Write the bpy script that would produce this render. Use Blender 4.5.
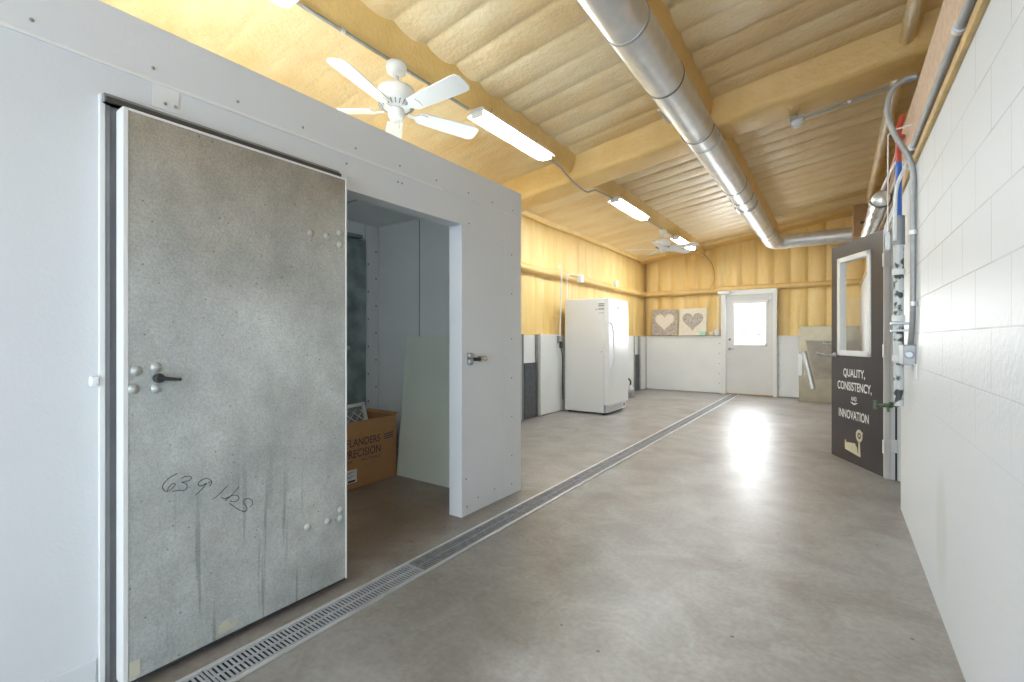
import bpy, bmesh, math, random
from mathutils import Vector, Matrix, Quaternion, noise
random.seed(7)
PI = math.pi
for o in list(bpy.data.objects): bpy.data.objects.remove(o)
SC = bpy.context.scene
COL = SC.collection

# ------------------------------------------------------------------ camera
cd = bpy.data.cameras.new('camera'); cam = bpy.data.objects.new('camera', cd); COL.objects.link(cam)
cam.location = (0, 0, 1.2); cam.rotation_euler = (PI/2, 0, math.radians(34.778))
cd.sensor_width = 36; cd.lens = 468/1024*36; cd.shift_y = -2/1024; cd.clip_start = .02; cd.clip_end = 200
SC.camera = cam
# ------------------------------------------------------------------ world, daylight, exposure
w = bpy.data.worlds.new('world'); SC.world = w; w.use_nodes = True
bg = w.node_tree.nodes['Background']; bg.inputs[0].default_value = (.86, .93, 1, 1); bg.inputs[1].default_value = 1.5
SC.view_settings.view_transform = 'Standard'; SC.view_settings.look = 'None'
SC.view_settings.exposure = 1.40; SC.view_settings.gamma = 1; SC.view_settings.use_curve_mapping = False
def area(name, loc, rot, sx, sy, power, col):
    l = bpy.data.lights.new(name, 'AREA'); l.shape = 'RECTANGLE'; l.size = sx; l.size_y = sy; l.energy = power; l.color = col
    o = bpy.data.objects.new(name, l); o.location = loc; o.rotation_euler = rot; COL.objects.link(o); return o
# daylight entering through the open overhead door in the wall behind the camera
area('daylight_rear_opening', (-.75, -2.9, 1.45), (PI/2, 0, 0), 2.0, 2.5, 36, (.66, .82, 1))
# daylight entering through the glass of the far door
area('daylight_far_door', (-1.53, 11.22, 1.5), (-PI/2, 0, 0), .6, .85, 30, (.95, .98, 1))

# ------------------------------------------------------------------ materials
def nm(name):
    m = bpy.data.materials.new(name); m.use_nodes = True
    nt = m.node_tree; b = nt.nodes['Principled BSDF']; return m, nt, b
def N(nt, t, **k):
    n = nt.nodes.new(t)
    for a, v in k.items():
        if a.startswith('i_'): n.inputs[a[2:].replace('_', ' ')].default_value = v
        else: setattr(n, a, v)
    return n
def mat(name, col, rough=.5, metal=0, var=.06, scale=8, bump=0, bscale=60, spec=.5, emit=None, trans=0, coat=0):
    """plain procedural material: colour with soft noise variation and optional fine bump"""
    m, nt, b = nm(name); L = nt.links
    tc = N(nt, 'ShaderNodeTexCoord')
    no = N(nt, 'ShaderNodeTexNoise'); no.inputs['Scale'].default_value = scale; no.inputs['Detail'].default_value = 6
    L.new(tc.outputs['Object'], no.inputs['Vector'])
    r = N(nt, 'ShaderNodeValToRGB'); r.color_ramp.elements[0].position = .3; r.color_ramp.elements[1].position = .7
    r.color_ramp.elements[0].color = (*[c*(1-var) for c in col], 1); r.color_ramp.elements[1].color = (*[min(1, c*(1+var)) for c in col], 1)
    L.new(no.outputs['Fac'], r.inputs['Fac']); L.new(r.outputs['Color'], b.inputs['Base Color'])
    b.inputs['Roughness'].default_value = rough; b.inputs['Metallic'].default_value = metal
    b.inputs['Specular IOR Level'].default_value = spec; b.inputs['Coat Weight'].default_value = coat
    if bump:
        n2 = N(nt, 'ShaderNodeTexNoise'); n2.inputs['Scale'].default_value = bscale; n2.inputs['Detail'].default_value = 3
        bp = N(nt, 'ShaderNodeBump'); bp.inputs['Strength'].default_value = bump; bp.inputs['Distance'].default_value = .01
        L.new(tc.outputs['Object'], n2.inputs['Vector']); L.new(n2.outputs['Fac'], bp.inputs['Height']); L.new(bp.outputs['Normal'], b.inputs['Normal'])
    if emit: b.inputs['Emission Color'].default_value = (*emit[0], 1); b.inputs['Emission Strength'].default_value = emit[1]
    if trans: b.inputs['Transmission Weight'].default_value = trans
    return m
M = {}
def foam(name, c1, c2, rough, bump, axis=None, coat=0):
    m, nt, b = nm(name); L = nt.links
    tc = N(nt, 'ShaderNodeTexCoord')
    mp = N(nt, 'ShaderNodeMapping'); L.new(tc.outputs['Object'], mp.inputs['Vector'])
    mp.inputs['Scale'].default_value = axis or (1, 1, 1)
    n1 = N(nt, 'ShaderNodeTexNoise'); n1.inputs['Scale'].default_value = 2.2; n1.inputs['Detail'].default_value = 8; n1.inputs['Roughness'].default_value = .62
    L.new(mp.outputs[0], n1.inputs['Vector'])
    r = N(nt, 'ShaderNodeValToRGB'); r.color_ramp.elements[0].position = .3; r.color_ramp.elements[1].position = .68
    r.color_ramp.elements[0].color = (*c1, 1); r.color_ramp.elements[1].color = (*c2, 1)
    L.new(n1.outputs['Fac'], r.inputs['Fac']); L.new(r.outputs[0], b.inputs['Base Color'])
    n2 = N(nt, 'ShaderNodeTexNoise'); n2.inputs['Scale'].default_value = 80; n2.inputs['Detail'].default_value = 3
    n3 = N(nt, 'ShaderNodeTexVoronoi'); n3.inputs['Scale'].default_value = 30
    L.new(tc.outputs['Object'], n2.inputs['Vector']); L.new(tc.outputs['Object'], n3.inputs['Vector'])
    mx = N(nt, 'ShaderNodeMath', operation='ADD'); L.new(n2.outputs['Fac'], mx.inputs[0]); L.new(n3.outputs['Distance'], mx.inputs[1])
    bp = N(nt, 'ShaderNodeBump'); bp.inputs['Strength'].default_value = bump; bp.inputs['Distance'].default_value = .012
    L.new(mx.outputs[0], bp.inputs['Height']); L.new(bp.outputs[0], b.inputs['Normal'])
    b.inputs['Roughness'].default_value = rough; b.inputs['Specular IOR Level'].default_value = .7; b.inputs['Coat Weight'].default_value = coat; b.inputs['Coat Roughness'].default_value = .36
    return m
M['foam'] = foam('ceiling_foam', (.71, .48, .20), (.87, .73, .47), .42, .38, (.4, 1, 1), .35)
M['foamwall'] = foam('wall_foam', (.78, .51, .15), (.88, .66, .29), .5, .25, (1.4, 1.4, .25))
M['foambeam'] = foam('beam_foam', (.72, .47, .15), (.82, .58, .24), .5, .25)

def concrete():
    m, nt, b = nm('stained_concrete'); L = nt.links
    tc = N(nt, 'ShaderNodeTexCoord')
    def nz(s, d, r=.55, dist=0):
        n = N(nt, 'ShaderNodeTexNoise'); n.inputs['Scale'].default_value = s; n.inputs['Detail'].default_value = d; n.inputs['Roughness'].default_value = r
        n.inputs['Distortion'].default_value = dist; L.new(tc.outputs['Object'], n.inputs['Vector']); return n
    def ramp(n, p0, p1, c0, c1):
        r = N(nt, 'ShaderNodeValToRGB'); r.color_ramp.elements[0].position = p0; r.color_ramp.elements[1].position = p1
        r.color_ramp.elements[0].color = (*c0, 1); r.color_ramp.elements[1].color = (*c1, 1); L.new(n.outputs['Fac'], r.inputs['Fac']); return r
    a = ramp(nz(.9, 9, .6, .6), .34, .66, (.28, .26, .235), (.41, .405, .395))
    c = ramp(nz(3.3, 9, .68, .8), .35, .72, (.72, .68, .64), (1.05, 1.05, 1.05))
    f = ramp(nz(38, 5), .35, .62, (.86, .85, .84), (1, 1, 1))
    m1 = N(nt, 'ShaderNodeMixRGB', blend_type='MULTIPLY'); m1.inputs[0].default_value = 1; L.new(a.outputs[0], m1.inputs[1]); L.new(c.outputs[0], m1.inputs[2])
    m2 = N(nt, 'ShaderNodeMixRGB', blend_type='MULTIPLY'); m2.inputs[0].default_value = 1; L.new(m1.outputs[0], m2.inputs[1]); L.new(f.outputs[0], m2.inputs[2])
    # brown staining of the slab between drain and cooler and inside the cooler
    sx = N(nt, 'ShaderNodeSeparateXYZ'); L.new(tc.outputs['Object'], sx.inputs[0])
    mr = N(nt, 'ShaderNodeMapRange'); mr.inputs['From Min'].default_value = -1.82; mr.inputs['From Max'].default_value = -2.3; L.new(sx.outputs['X'], mr.inputs['Value'])
    my = N(nt, 'ShaderNodeMapRange'); my.inputs['From Min'].default_value = 3.2; my.inputs['From Max'].default_value = 2.3; L.new(sx.outputs['Y'], my.inputs['Value'])
    mm = N(nt, 'ShaderNodeMath', operation='MULTIPLY'); L.new(mr.outputs[0], mm.inputs[0]); L.new(my.outputs[0], mm.inputs[1])
    m3 = N(nt, 'ShaderNodeMixRGB', blend_type='MULTIPLY'); m3.inputs[2].default_value = (.78, .58, .42, 1); L.new(mm.outputs[0], m3.inputs[0]); L.new(m2.outputs[0], m3.inputs[1])
    # small dark pits
    v = N(nt, 'ShaderNodeTexVoronoi'); v.inputs['Scale'].default_value = 4.5; v.inputs['Randomness'].default_value = 1; L.new(tc.outputs['Object'], v.inputs['Vector'])
    lt = N(nt, 'ShaderNodeMath', operation='LESS_THAN'); lt.inputs[1].default_value = .035; L.new(v.outputs['Distance'], lt.inputs[0])
    m4 = N(nt, 'ShaderNodeMixRGB', blend_type='MULTIPLY'); m4.inputs[2].default_value = (.45, .38, .32, 1); L.new(lt.outputs[0], m4.inputs[0]); L.new(m3.outputs[0], m4.inputs[1])
    L.new(m4.outputs[0], b.inputs['Base Color'])
    rr = N(nt, 'ShaderNodeMapRange'); rr.inputs['To Min'].default_value = .30; rr.inputs['To Max'].default_value = .48
    L.new(nz(2.2, 6).outputs['Fac'], rr.inputs['Value']); L.new(rr.outputs[0], b.inputs['Roughness'])
    bp = N(nt, 'ShaderNodeBump'); bp.inputs['Strength'].default_value = .12; bp.inputs['Distance'].default_value = .01
    L.new(nz(7, 6).outputs['Fac'], bp.inputs['Height']); L.new(bp.outputs[0], b.inputs['Normal'])
    b.inputs['Specular IOR Level'].default_value = .6
    return m
M['floor'] = concrete()

def blocks():
    m, nt, b = nm('painted_block'); L = nt.links
    tc = N(nt, 'ShaderNodeTexCoord'); sp = N(nt, 'ShaderNodeSeparateXYZ'); L.new(tc.outputs['Object'], sp.inputs[0])
    cb = N(nt, 'ShaderNodeCombineXYZ'); L.new(sp.outputs['Y'], cb.inputs['X'])
    ad = N(nt, 'ShaderNodeMath', operation='ADD'); ad.inputs[1].default_value = -.080; L.new(sp.outputs['Z'], ad.inputs[0]); L.new(ad.outputs[0], cb.inputs['Y'])
    br = N(nt, 'ShaderNodeTexBrick'); br.offset = .5; br.inputs['Scale'].default_value = 1
    br.inputs['Brick Width'].default_value = .384; br.inputs['Row Height'].default_value = .192
    br.inputs['Mortar Size'].default_value = .003; br.inputs['Mortar Smooth'].default_value = .35
    br.inputs['Color1'].default_value = (0, 0, 0, 1); br.inputs['Color2'].default_value = (0, 0, 0, 1); br.inputs['Mortar'].default_value = (1, 1, 1, 1)
    L.new(cb.outputs[0], br.inputs['Vector'])
    n = N(nt, 'ShaderNodeTexNoise'); n.inputs['Scale'].default_value = 1.6; n.inputs['Detail'].default_value = 4; L.new(tc.outputs['Object'], n.inputs['Vector'])
    r = N(nt, 'ShaderNodeMapRange'); r.inputs['From Min'].default_value = .42; r.inputs['From Max'].default_value = .62; L.new(n.outputs['Fac'], r.inputs['Value'])
    zr = N(nt, 'ShaderNodeMapRange'); zr.inputs['From Min'].default_value = .75; zr.inputs['From Max'].default_value = 1.25; zr.inputs['To Min'].default_value = .0; L.new(sp.outputs['Z'], zr.inputs['Value'])
    q = N(nt, 'ShaderNodeMath', operation='ADD', use_clamp=True); L.new(r.outputs[0], q.inputs[0]); q.inputs[1].default_value = .45
    q2 = N(nt, 'ShaderNodeMath', operation='MULTIPLY'); L.new(q.outputs[0], q2.inputs[0]); L.new(zr.outputs[0], q2.inputs[1])
    k = N(nt, 'ShaderNodeMath', operation='MULTIPLY'); L.new(q2.outputs[0], k.inputs[0]); L.new(br.outputs['Fac'], k.inputs[1])
    mx = N(nt, 'ShaderNodeMixRGB'); mx.inputs[1].default_value = (.74, .76, .775, 1); mx.inputs[2].default_value = (.40, .41, .42, 1)
    k2 = N(nt, 'ShaderNodeMath', operation='MULTIPLY'); k2.inputs[1].default_value = .9; L.new(k.outputs[0], k2.inputs[0]); L.new(k2.outputs[0], mx.inputs[0])
    # pinkish worn patch low on the wall
    vd = N(nt, 'ShaderNodeVectorMath', operation='DISTANCE'); mp = N(nt, 'ShaderNodeMapping'); mp.inputs['Scale'].default_value = (0, 1.5, .8)
    L.new(tc.outputs['Object'], mp.inputs['Vector']); L.new(mp.outputs[0], vd.inputs[0]); vd.inputs[1].default_value = (0, 2.72*1.5, .38*.8)
    pr = N(nt, 'ShaderNodeMapRange'); pr.inputs['From Min'].default_value = .24; pr.inputs['From Max'].default_value = .12; pr.inputs['To Max'].default_value = .55; L.new(vd.outputs['Value'], pr.inputs['Value'])
    m2 = N(nt, 'ShaderNodeMixRGB'); m2.inputs[2].default_value = (.64, .63, .61, 1); L.new(pr.outputs[0], m2.inputs[0]); L.new(mx.outputs[0], m2.inputs[1])
    L.new(m2.outputs[0], b.inputs['Base Color']); b.inputs['Roughness'].default_value = .45
    n2 = N(nt, 'ShaderNodeTexNoise'); n2.inputs['Scale'].default_value = 40; n2.inputs['Detail'].default_value = 4; L.new(tc.outputs['Object'], n2.inputs['Vector'])
    h = N(nt, 'ShaderNodeMath', operation='MULTIPLY_ADD'); h.inputs[1].default_value = -1.6; L.new(k.outputs[0], h.inputs[0]); L.new(n2.outputs['Fac'], h.inputs[2])
    bp = N(nt, 'ShaderNodeBump'); bp.inputs['Strength'].default_value = .3; bp.inputs['Distance'].default_value = .006; L.new(h.outputs[0], bp.inputs['Height']); L.new(bp.outputs[0], b.inputs['Normal'])
    return m
M['block'] = blocks()

def galv_door():
    m, nt, b = nm('stained_galvanized'); L = nt.links
    tc = N(nt, 'ShaderNodeTexCoord')
    def nz(s, d, r=.55, sc=(1, 1, 1)):
        mp = N(nt, 'ShaderNodeMapping'); mp.inputs['Scale'].default_value = sc; L.new(tc.outputs['Object'], mp.inputs['Vector'])
        n = N(nt, 'ShaderNodeTexNoise'); n.inputs['Scale'].default_value = s; n.inputs['Detail'].default_value = d; n.inputs['Roughness'].default_value = r
        L.new(mp.outputs[0], n.inputs['Vector']); return n
    def ramp(src, p0, p1, c0, c1):
        r = N(nt, 'ShaderNodeValToRGB'); r.color_ramp.elements[0].position = p0; r.color_ramp.elements[1].position = p1
        r.color_ramp.elements[0].color = (*c0, 1); r.color_ramp.elements[1].color = (*c1, 1); L.new(src, r.inputs['Fac']); return r.outputs[0]
    def mul(a, c, f=1):
        x = N(nt, 'ShaderNodeMixRGB', blend_type='MULTIPLY'); x.inputs[0].default_value = f; L.new(a, x.inputs[1]); L.new(c, x.inputs[2]); return x.outputs[0]
    base = ramp(nz(2.2, 6, .6).outputs['Fac'], .35, .68, (.47, .495, .485), (.66, .69, .675))
    fine = ramp(nz(150, 4).outputs['Fac'], .35, .62, (.84, .84, .83), (1.06, 1.06, 1.06))
    blot = ramp(nz(9, 10, .75).outputs['Fac'], .32, .58, (.86, .86, .85), (1, 1, 1))
    c = mul(mul(base, fine), blot)
    # brownish reflections on the upper part of the sheet, painted into its colour
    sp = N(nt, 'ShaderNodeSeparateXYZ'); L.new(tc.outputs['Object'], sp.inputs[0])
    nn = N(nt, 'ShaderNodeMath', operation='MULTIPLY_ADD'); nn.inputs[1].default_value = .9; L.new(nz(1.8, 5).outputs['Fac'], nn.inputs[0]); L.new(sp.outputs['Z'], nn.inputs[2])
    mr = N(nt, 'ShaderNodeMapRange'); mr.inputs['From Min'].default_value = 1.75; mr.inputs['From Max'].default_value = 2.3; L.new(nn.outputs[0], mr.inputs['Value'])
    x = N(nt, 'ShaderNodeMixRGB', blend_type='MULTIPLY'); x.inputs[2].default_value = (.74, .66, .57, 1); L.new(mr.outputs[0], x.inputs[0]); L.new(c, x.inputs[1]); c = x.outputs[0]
    # vertical drip streaks on the lower half
    st = ramp(nz(26, 3, .5, (1, 1, .035)).outputs['Fac'], .345, .385, (.58, .60, .56), (1, 1, 1))
    mz = N(nt, 'ShaderNodeMapRange'); mz.inputs['From Min'].default_value = .75; mz.inputs['From Max'].default_value = .45; mz.inputs['To Max'].default_value = .75; L.new(sp.outputs['Z'], mz.inputs['Value'])
    y = N(nt, 'ShaderNodeMixRGB', blend_type='MULTIPLY'); L.new(mz.outputs[0], y.inputs[0]); L.new(c, y.inputs[1]); L.new(st, y.inputs[2]); c = y.outputs[0]
    # small dark specks
    v = N(nt, 'ShaderNodeTexVoronoi'); v.inputs['Scale'].default_value = 22; L.new(tc.outputs['Object'], v.inputs['Vector'])
    lt = N(nt, 'ShaderNodeMath', operation='LESS_THAN'); lt.inputs[1].default_value = .075; L.new(v.outputs['Distance'], lt.inputs[0])
    z = N(nt, 'ShaderNodeMixRGB', blend_type='MULTIPLY'); z.inputs[2].default_value = (.5, .5, .47, 1); L.new(lt.outputs[0], z.inputs[0]); L.new(c, z.inputs[1]); c = z.outputs[0]
    L.new(c, b.inputs['Base Color']); b.inputs['Metallic'].default_value = .35
    rr = N(nt, 'ShaderNodeMapRange'); rr.inputs['To Min'].default_value = .28; rr.inputs['To Max'].default_value = .55; L.new(nz(5, 5).outputs['Fac'], rr.inputs['Value']); L.new(rr.outputs[0], b.inputs['Roughness'])
    v2 = N(nt, 'ShaderNodeTexNoise'); v2.inputs['Scale'].default_value = 120; L.new(tc.outputs['Object'], v2.inputs['Vector'])
    bp = N(nt, 'ShaderNodeBump'); bp.inputs['Strength'].default_value = .35; bp.inputs['Distance'].default_value = .004; L.new(v2.outputs['Fac'], bp.inputs['Height']); L.new(bp.outputs[0], b.inputs['Normal'])
    return m
M['galvdoor'] = galv_door()
M['galv'] = mat('galvanized_duct', (.74, .75, .75), .44, .82, .08, 9, .06, 30)
M['duct_dark'] = mat('duct_seam', (.16, .16, .15), .6, .3)
M['steel'] = mat('brushed_steel', (.60, .57, .52), .2, .9, .05, 6)
M['sinksteel'] = mat('satin_sink_steel', (.24, .195, .125), .3, .85, .12, 5)
M['steel_dull'] = mat('dull_steel', (.45, .46, .47), .38, .8, .1, 12)
M['darkgalv'] = mat('dark_frosted_metal', (.24, .30, .30), .35, .4, .35, 7, .2, 30)
M['channel'] = mat('grey_channel', (.30, .31, .325), .45, .3, .12, 6)
M['blacktrack'] = mat('dark_track', (.085, .08, .07), .5, .3)
M['panel'] = mat('white_cooler_panel', (.70, .72, .735), .30, 0, .025, 2, .06, 90)
M['panelin'] = mat('grey_inner_panel', (.80, .84, .84), .4, 0, .03, 2)
M['frp'] = mat('white_wall_board', (.80, .805, .78), .3, 0, .03, 2, .10, 110)
M['white'] = mat('white_paint', (.78, .78, .76), .35, 0, .02, 4)
M['whitemetal'] = mat('white_enamel', (.80, .81, .81), .32, 0, .015, 2)
M['fanwhite'] = mat('fan_enamel', (.80, .81, .80), .35, 0, .02, 5)
M['doorwhite'] = mat('pale_grey_door_paint', (.68, .67, .64), .4, 0, .03, 3)
M['black'] = mat('black_rubber', (.03, .032, .034), .6, 0, .15, 10)
M['darkboard'] = mat('dark_rubber_board', (.075, .08, .085), .6, 0, .3, 18)
M['ink'] = mat('black_marker', (.03, .03, .035), .6)
M['osb'] = mat('strand_board', (.66, .50, .37), .7, 0, .14, 34, .2, 60)
M['timber'] = mat('yellow_timber', (.66, .46, .20), .6, 0, .15, 14, .2, 40)
M['cardboard'] = mat('brown_cardboard', (.42, .22, .09), .75, 0, .08, 12)
M['boardbrown'] = mat('brown_box_board', (.34, .20, .09), .7, 0, .08, 12)
M['cardtext'] = mat('purple_box_print', (.07, .03, .05), .7)
M['labelpaper'] = mat('label_paper', (.75, .75, .72), .6)
M['filter'] = mat('filter_media', (.28, .29, .29), .9, 0, .2, 90)
M['filterframe'] = mat('white_filter_card', (.70, .71, .70), .7)
M['sheet'] = mat('pale_green_sheet', (.74, .82, .73), .35, 0, .05, 1.5)
M['plum'] = mat('charcoal_door_paint', (.042, .034, .035), .3, 0, .12, 3)
M['lettering'] = mat('white_lettering', (.78, .77, .74), .5)
M['emblem'] = mat('cream_emblem', (.62, .56, .38), .5)
M['emit'] = mat('fluorescent_tube', (1, 1, 1), .4, emit=((.87, .95, 1), 50))
M['globe'] = mat('fill_globe', (1, 1, 1), .4, emit=((.93, .97, 1), 30))  # emitter for the fill lamp added out of view in the cooler
M['basin'] = mat('taupe_basin', (.20, .165, .115), .35, .5, .15, 8)
M['mint'] = mat('mint_plastic', (.42, .75, .58), .4)
M['blue'] = mat('blue_pex', (.04, .13, .50), .35)
M['red'] = mat('red_hose', (.50, .06, .03), .4)
M['conduit'] = mat('conduit_steel', (.36, .37, .37), .45, .4, .1, 20)
M['pipewhite'] = mat('white_pipe_plastic', (.74, .75, .73), .4, 0, .06, 30)
M['foil'] = mat('crumpled_foil', (.72, .72, .70), .3, .7, .12, 20, .8, 28)
M['heartgrey'] = mat('grey_string_art', (.46, .40, .34), .8, 0, .5, 45)
M['heartcream'] = mat('cream_canvas', (.80, .73, .62), .8, 0, .05, 20)
M['brass'] = mat('green_brass', (.07, .10, .055), .4, .5)
M['grate'] = mat('grey_grate', (.44, .45, .47), .45, .2, .12, 20)
M['grate_dirty'] = mat('worn_grate', (.27, .27, .275), .5, .2, .25, 20)
M['tape'] = mat('yellowed_tape', (.58, .56, .44), .6)
M['slat'] = mat('blind_slat', (.62, .66, .66), .5)
def spotted():
    m, nt, b = nm('paint_spattered_pipe'); L = nt.links
    tc = N(nt, 'ShaderNodeTexCoord'); n = N(nt, 'ShaderNodeTexNoise'); n.inputs['Scale'].default_value = 16; n.inputs['Detail'].default_value = 3; L.new(tc.outputs['Object'], n.inputs['Vector'])
    r = N(nt, 'ShaderNodeValToRGB'); r.color_ramp.elements[0].position = .42; r.color_ramp.elements[1].position = .48
    r.color_ramp.elements[0].color = (.05, .055, .05, 1); r.color_ramp.elements[1].color = (.62, .64, .62, 1)
    L.new(n.outputs['Fac'], r.inputs['Fac']); L.new(r.outputs[0], b.inputs['Base Color']); b.inputs['Roughness'].default_value = .4; return m
M['spotted'] = spotted()
def glass():
    m = bpy.data.materials.new('window_glass'); m.use_nodes = True; nt = m.node_tree; nt.nodes.remove(nt.nodes['Principled BSDF'])
    out = nt.nodes['Material Output']; t = N(nt, 'ShaderNodeBsdfTransparent'); g = N(nt, 'ShaderNodeBsdfGlossy'); g.inputs['Roughness'].default_value = .02
    mx = N(nt, 'ShaderNodeMixShader'); 
    mx.inputs[0].default_value = .07; nt.links.new(t.outputs[0], mx.inputs[1]); nt.links.new(g.outputs[0], mx.inputs[2]); nt.links.new(mx.outputs[0], out.inputs[0]); return m
M['glass'] = glass()

# ------------------------------------------------------------------ mesh helpers
def nb(): return bmesh.new()
def join(dst, src, Mx=None):
    me = bpy.data.meshes.new('t'); src.to_mesh(me); src.free()
    if Mx is not None: me.transform(Mx)
    dst.from_mesh(me); bpy.data.meshes.remove(me)
def box(bm, lo, hi, bev=0, seg=2, Mx=None):
    t = nb(); bmesh.ops.create_cube(t, size=1)
    for v in t.verts: v.co = Vector([lo[i]+(v.co[i]+.5)*(hi[i]-lo[i]) for i in range(3)])
    if bev: bmesh.ops.bevel(t, geom=t.edges[:], offset=bev, segments=seg, profile=.5, affect='EDGES')
    join(bm, t, Mx); return bm
def frame_of(d):
    d = d.normalized(); u = Vector((0, 0, 1)) if abs(d.z) < .9 else Vector((1, 0, 0))
    a = d.cross(u).normalized(); return a, a.cross(d).normalized()
def smooth_path(pts, n=6):
    P = [Vector(p) for p in pts]
    if len(P) < 3: return P
    out = []
    for i in range(len(P)-1):
        p0 = P[max(0, i-1)]; p1 = P[i]; p2 = P[i+1]; p3 = P[min(len(P)-1, i+2)]
        for k in range(n):
            t = k/n; out.append(.5*((2*p1)+(p2-p0)*t+(2*p0-5*p1+4*p2-p3)*t*t+(3*p1-p0-3*p2+p3)*t**3))
    out.append(P[-1]); return out
def tube(bm, pts, r, n=10, smooth=False, cap=True, sq=1.0):
    P = smooth_path(pts) if smooth else [Vector(p) for p in pts]
    rings = []; a = None
    for i, p in enumerate(P):
        d = (P[min(i+1, len(P)-1)]-P[max(i-1, 0)])
        if d.length < 1e-9: d = Vector((0, 0, 1))
        d.normalize()
        if a is None: a, b = frame_of(d)
        else:
            a = (a-d*a.dot(d)).normalized(); b = d.cross(a)*-1
            b = a.cross(d).normalized()
        rr = r(i/(len(P)-1)) if callable(r) else r
        rings.append([bm.verts.new(p+(a*math.cos(2*PI*k/n)+b*math.sin(2*PI*k/n)*sq)*rr) for k in range(n)])
    for i in range(len(rings)-1):
        for k in range(n):
            f = bm.faces.new((rings[i][k], rings[i][(k+1) % n], rings[i+1][(k+1) % n], rings[i+1][k])); f.smooth = True
    if cap:
        for rg, rv in ((rings[0], 1), (rings[-1], -1)):
            bm.faces.new([bm.verts.new(q.co) for q in rg][::rv])
    return bm
def cyl(bm, p0, p1, r, n=16): return tube(bm, [p0, p1], r, n)
def lathe(bm, prof, c, axis=(0, 0, 1), n=28):
    """prof = [(radius, height)] revolved round axis through c"""
    d = Vector(axis).normalized(); a, b = frame_of(d); c = Vector(c); rings = []
    for (r, h) in prof:
        rings.append([bm.verts.new(c+d*h+(a*math.cos(2*PI*k/n)+b*math.sin(2*PI*k/n))*max(r, 1e-5)) for k in range(n)])
    for i in range(len(rings)-1):
        for k in range(n):
            f = bm.faces.new((rings[i][k], rings[i][(k+1) % n], rings[i+1][(k+1) % n], rings[i+1][k])); f.smooth = True
    bm.faces.new(rings[0]); bm.faces.new(rings[-1][::-1])
    return bm
def prism(bm, poly, o, u, v, t):
    """polygon poly (2D) in plane o + x*u + y*v, thickness t along u x v"""
    o, u, v = Vector(o), Vector(u), Vector(v); w = u.cross(v).normalized()*t
    A = [bm.verts.new(o+u*x+v*y) for x, y in poly]; B = [bm.verts.new(o+u*x+v*y+w) for x, y in poly]
    bm.faces.new(A[::-1]); bm.faces.new(B)
    for i in range(len(poly)): bm.faces.new((A[i], A[(i+1) % len(poly)], B[(i+1) % len(poly)], B[i]))
    return bm
def grid(bm, fn, nu, nv):
    V = [[bm.verts.new(fn(i/nu, j/nv)) for j in range(nv+1)] for i in range(nu+1)]
    for i in range(nu):
        for j in range(nv):
            f = bm.faces.new((V[i][j], V[i+1][j], V[i+1][j+1], V[i][j+1])); f.smooth = True
    return bm
FR = {}
def thing(name, label, cat, loc=(0, 0, 0), rz=0, group=None):
    o = bpy.data.objects.new(name, None); o.empty_display_size = .1; COL.objects.link(o)
    o.location = loc; o.rotation_euler = (0, 0, rz); o['label'] = label; o['category'] = cat
    if group: o['group'] = group
    FR[o.name] = Matrix.Translation(loc) @ Matrix.Rotation(rz, 4, 'Z'); return o
def top(o):
    while o.parent: o = o.parent
    return o
def part(name, bm, m, parent=None, label=None, local=False, fixn=True):
    if fixn: bmesh.ops.recalc_face_normals(bm, faces=bm.faces)
    me = bpy.data.meshes.new(name); bm.to_mesh(me); bm.free(); me.materials.append(M[m])
    o = bpy.data.objects.new(name, me); COL.objects.link(o)
    if parent is not None:
        o.parent = parent
        if not local:
            F = FR.get(top(parent).name)
            if F is not None: me.transform(F.inverted())
    if label: o['label'] = label
    return o
def solo(name, bm, m, label, cat, group=None, base=None, fixn=True):
    """a thing that is one mesh; its origin goes to its base"""
    if fixn: bmesh.ops.recalc_face_normals(bm, faces=bm.faces)
    vs = [v.co for v in bm.verts]
    c = Vector(base) if base else Vector(((min(v.x for v in vs)+max(v.x for v in vs))/2, (min(v.y for v in vs)+max(v.y for v in vs))/2, min(v.z for v in vs)))
    bmesh.ops.translate(bm, verts=bm.verts, vec=-c)
    o = part(name, bm, m, None, fixn=False); o.location = c; FR[o.name] = Matrix.Translation(c)
    o['label'] = label; o['category'] = cat
    if group: o['group'] = group
    return o
def struct(name, bm, m, parent=None, fixn=True):
    o = part(name, bm, m, parent, fixn=fixn)
    if parent is None: o['kind'] = 'structure'
    return o
def copy_tree(o, parent=None):
    c = o.copy(); COL.objects.link(c)
    if parent: c.parent = parent
    for ch in list(o.children): copy_tree(ch, c)
    return c
def text_bm(s, w, h, o, u, v, t=.0012, bold=0):
    """lettering w wide and h high, lower-left corner at o, running along u, up along v"""
    cu = bpy.data.curves.new('t', 'FONT'); cu.body = s; cu.size = 1; cu.offset = bold
    ob = bpy.data.objects.new('t', cu); COL.objects.link(ob); dg = bpy.context.evaluated_depsgraph_get(); dg.update()
    me = bpy.data.meshes.new_from_object(ob.evaluated_get(dg)); bpy.data.objects.remove(ob)
    xs = [q.co.x for q in me.vertices]; ys = [q.co.y for q in me.vertices]
    x0, x1, y0, y1 = min(xs), max(xs), min(ys), max(ys)
    o, u, v = Vector(o), Vector(u), Vector(v); n = u.cross(v)
    for q in me.vertices: q.co = o+u*((q.co.x-x0)/(x1-x0)*w)+v*((q.co.y-y0)/(y1-y0)*h)+n*t
    bm = nb(); bm.from_mesh(me); bpy.data.meshes.remove(me); return bm
def ray_z(X): return 3.08+.14*(X+3.78)       # underside of the sloping roof

XR, XL, YB = .37, -3.78, 11.1
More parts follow.
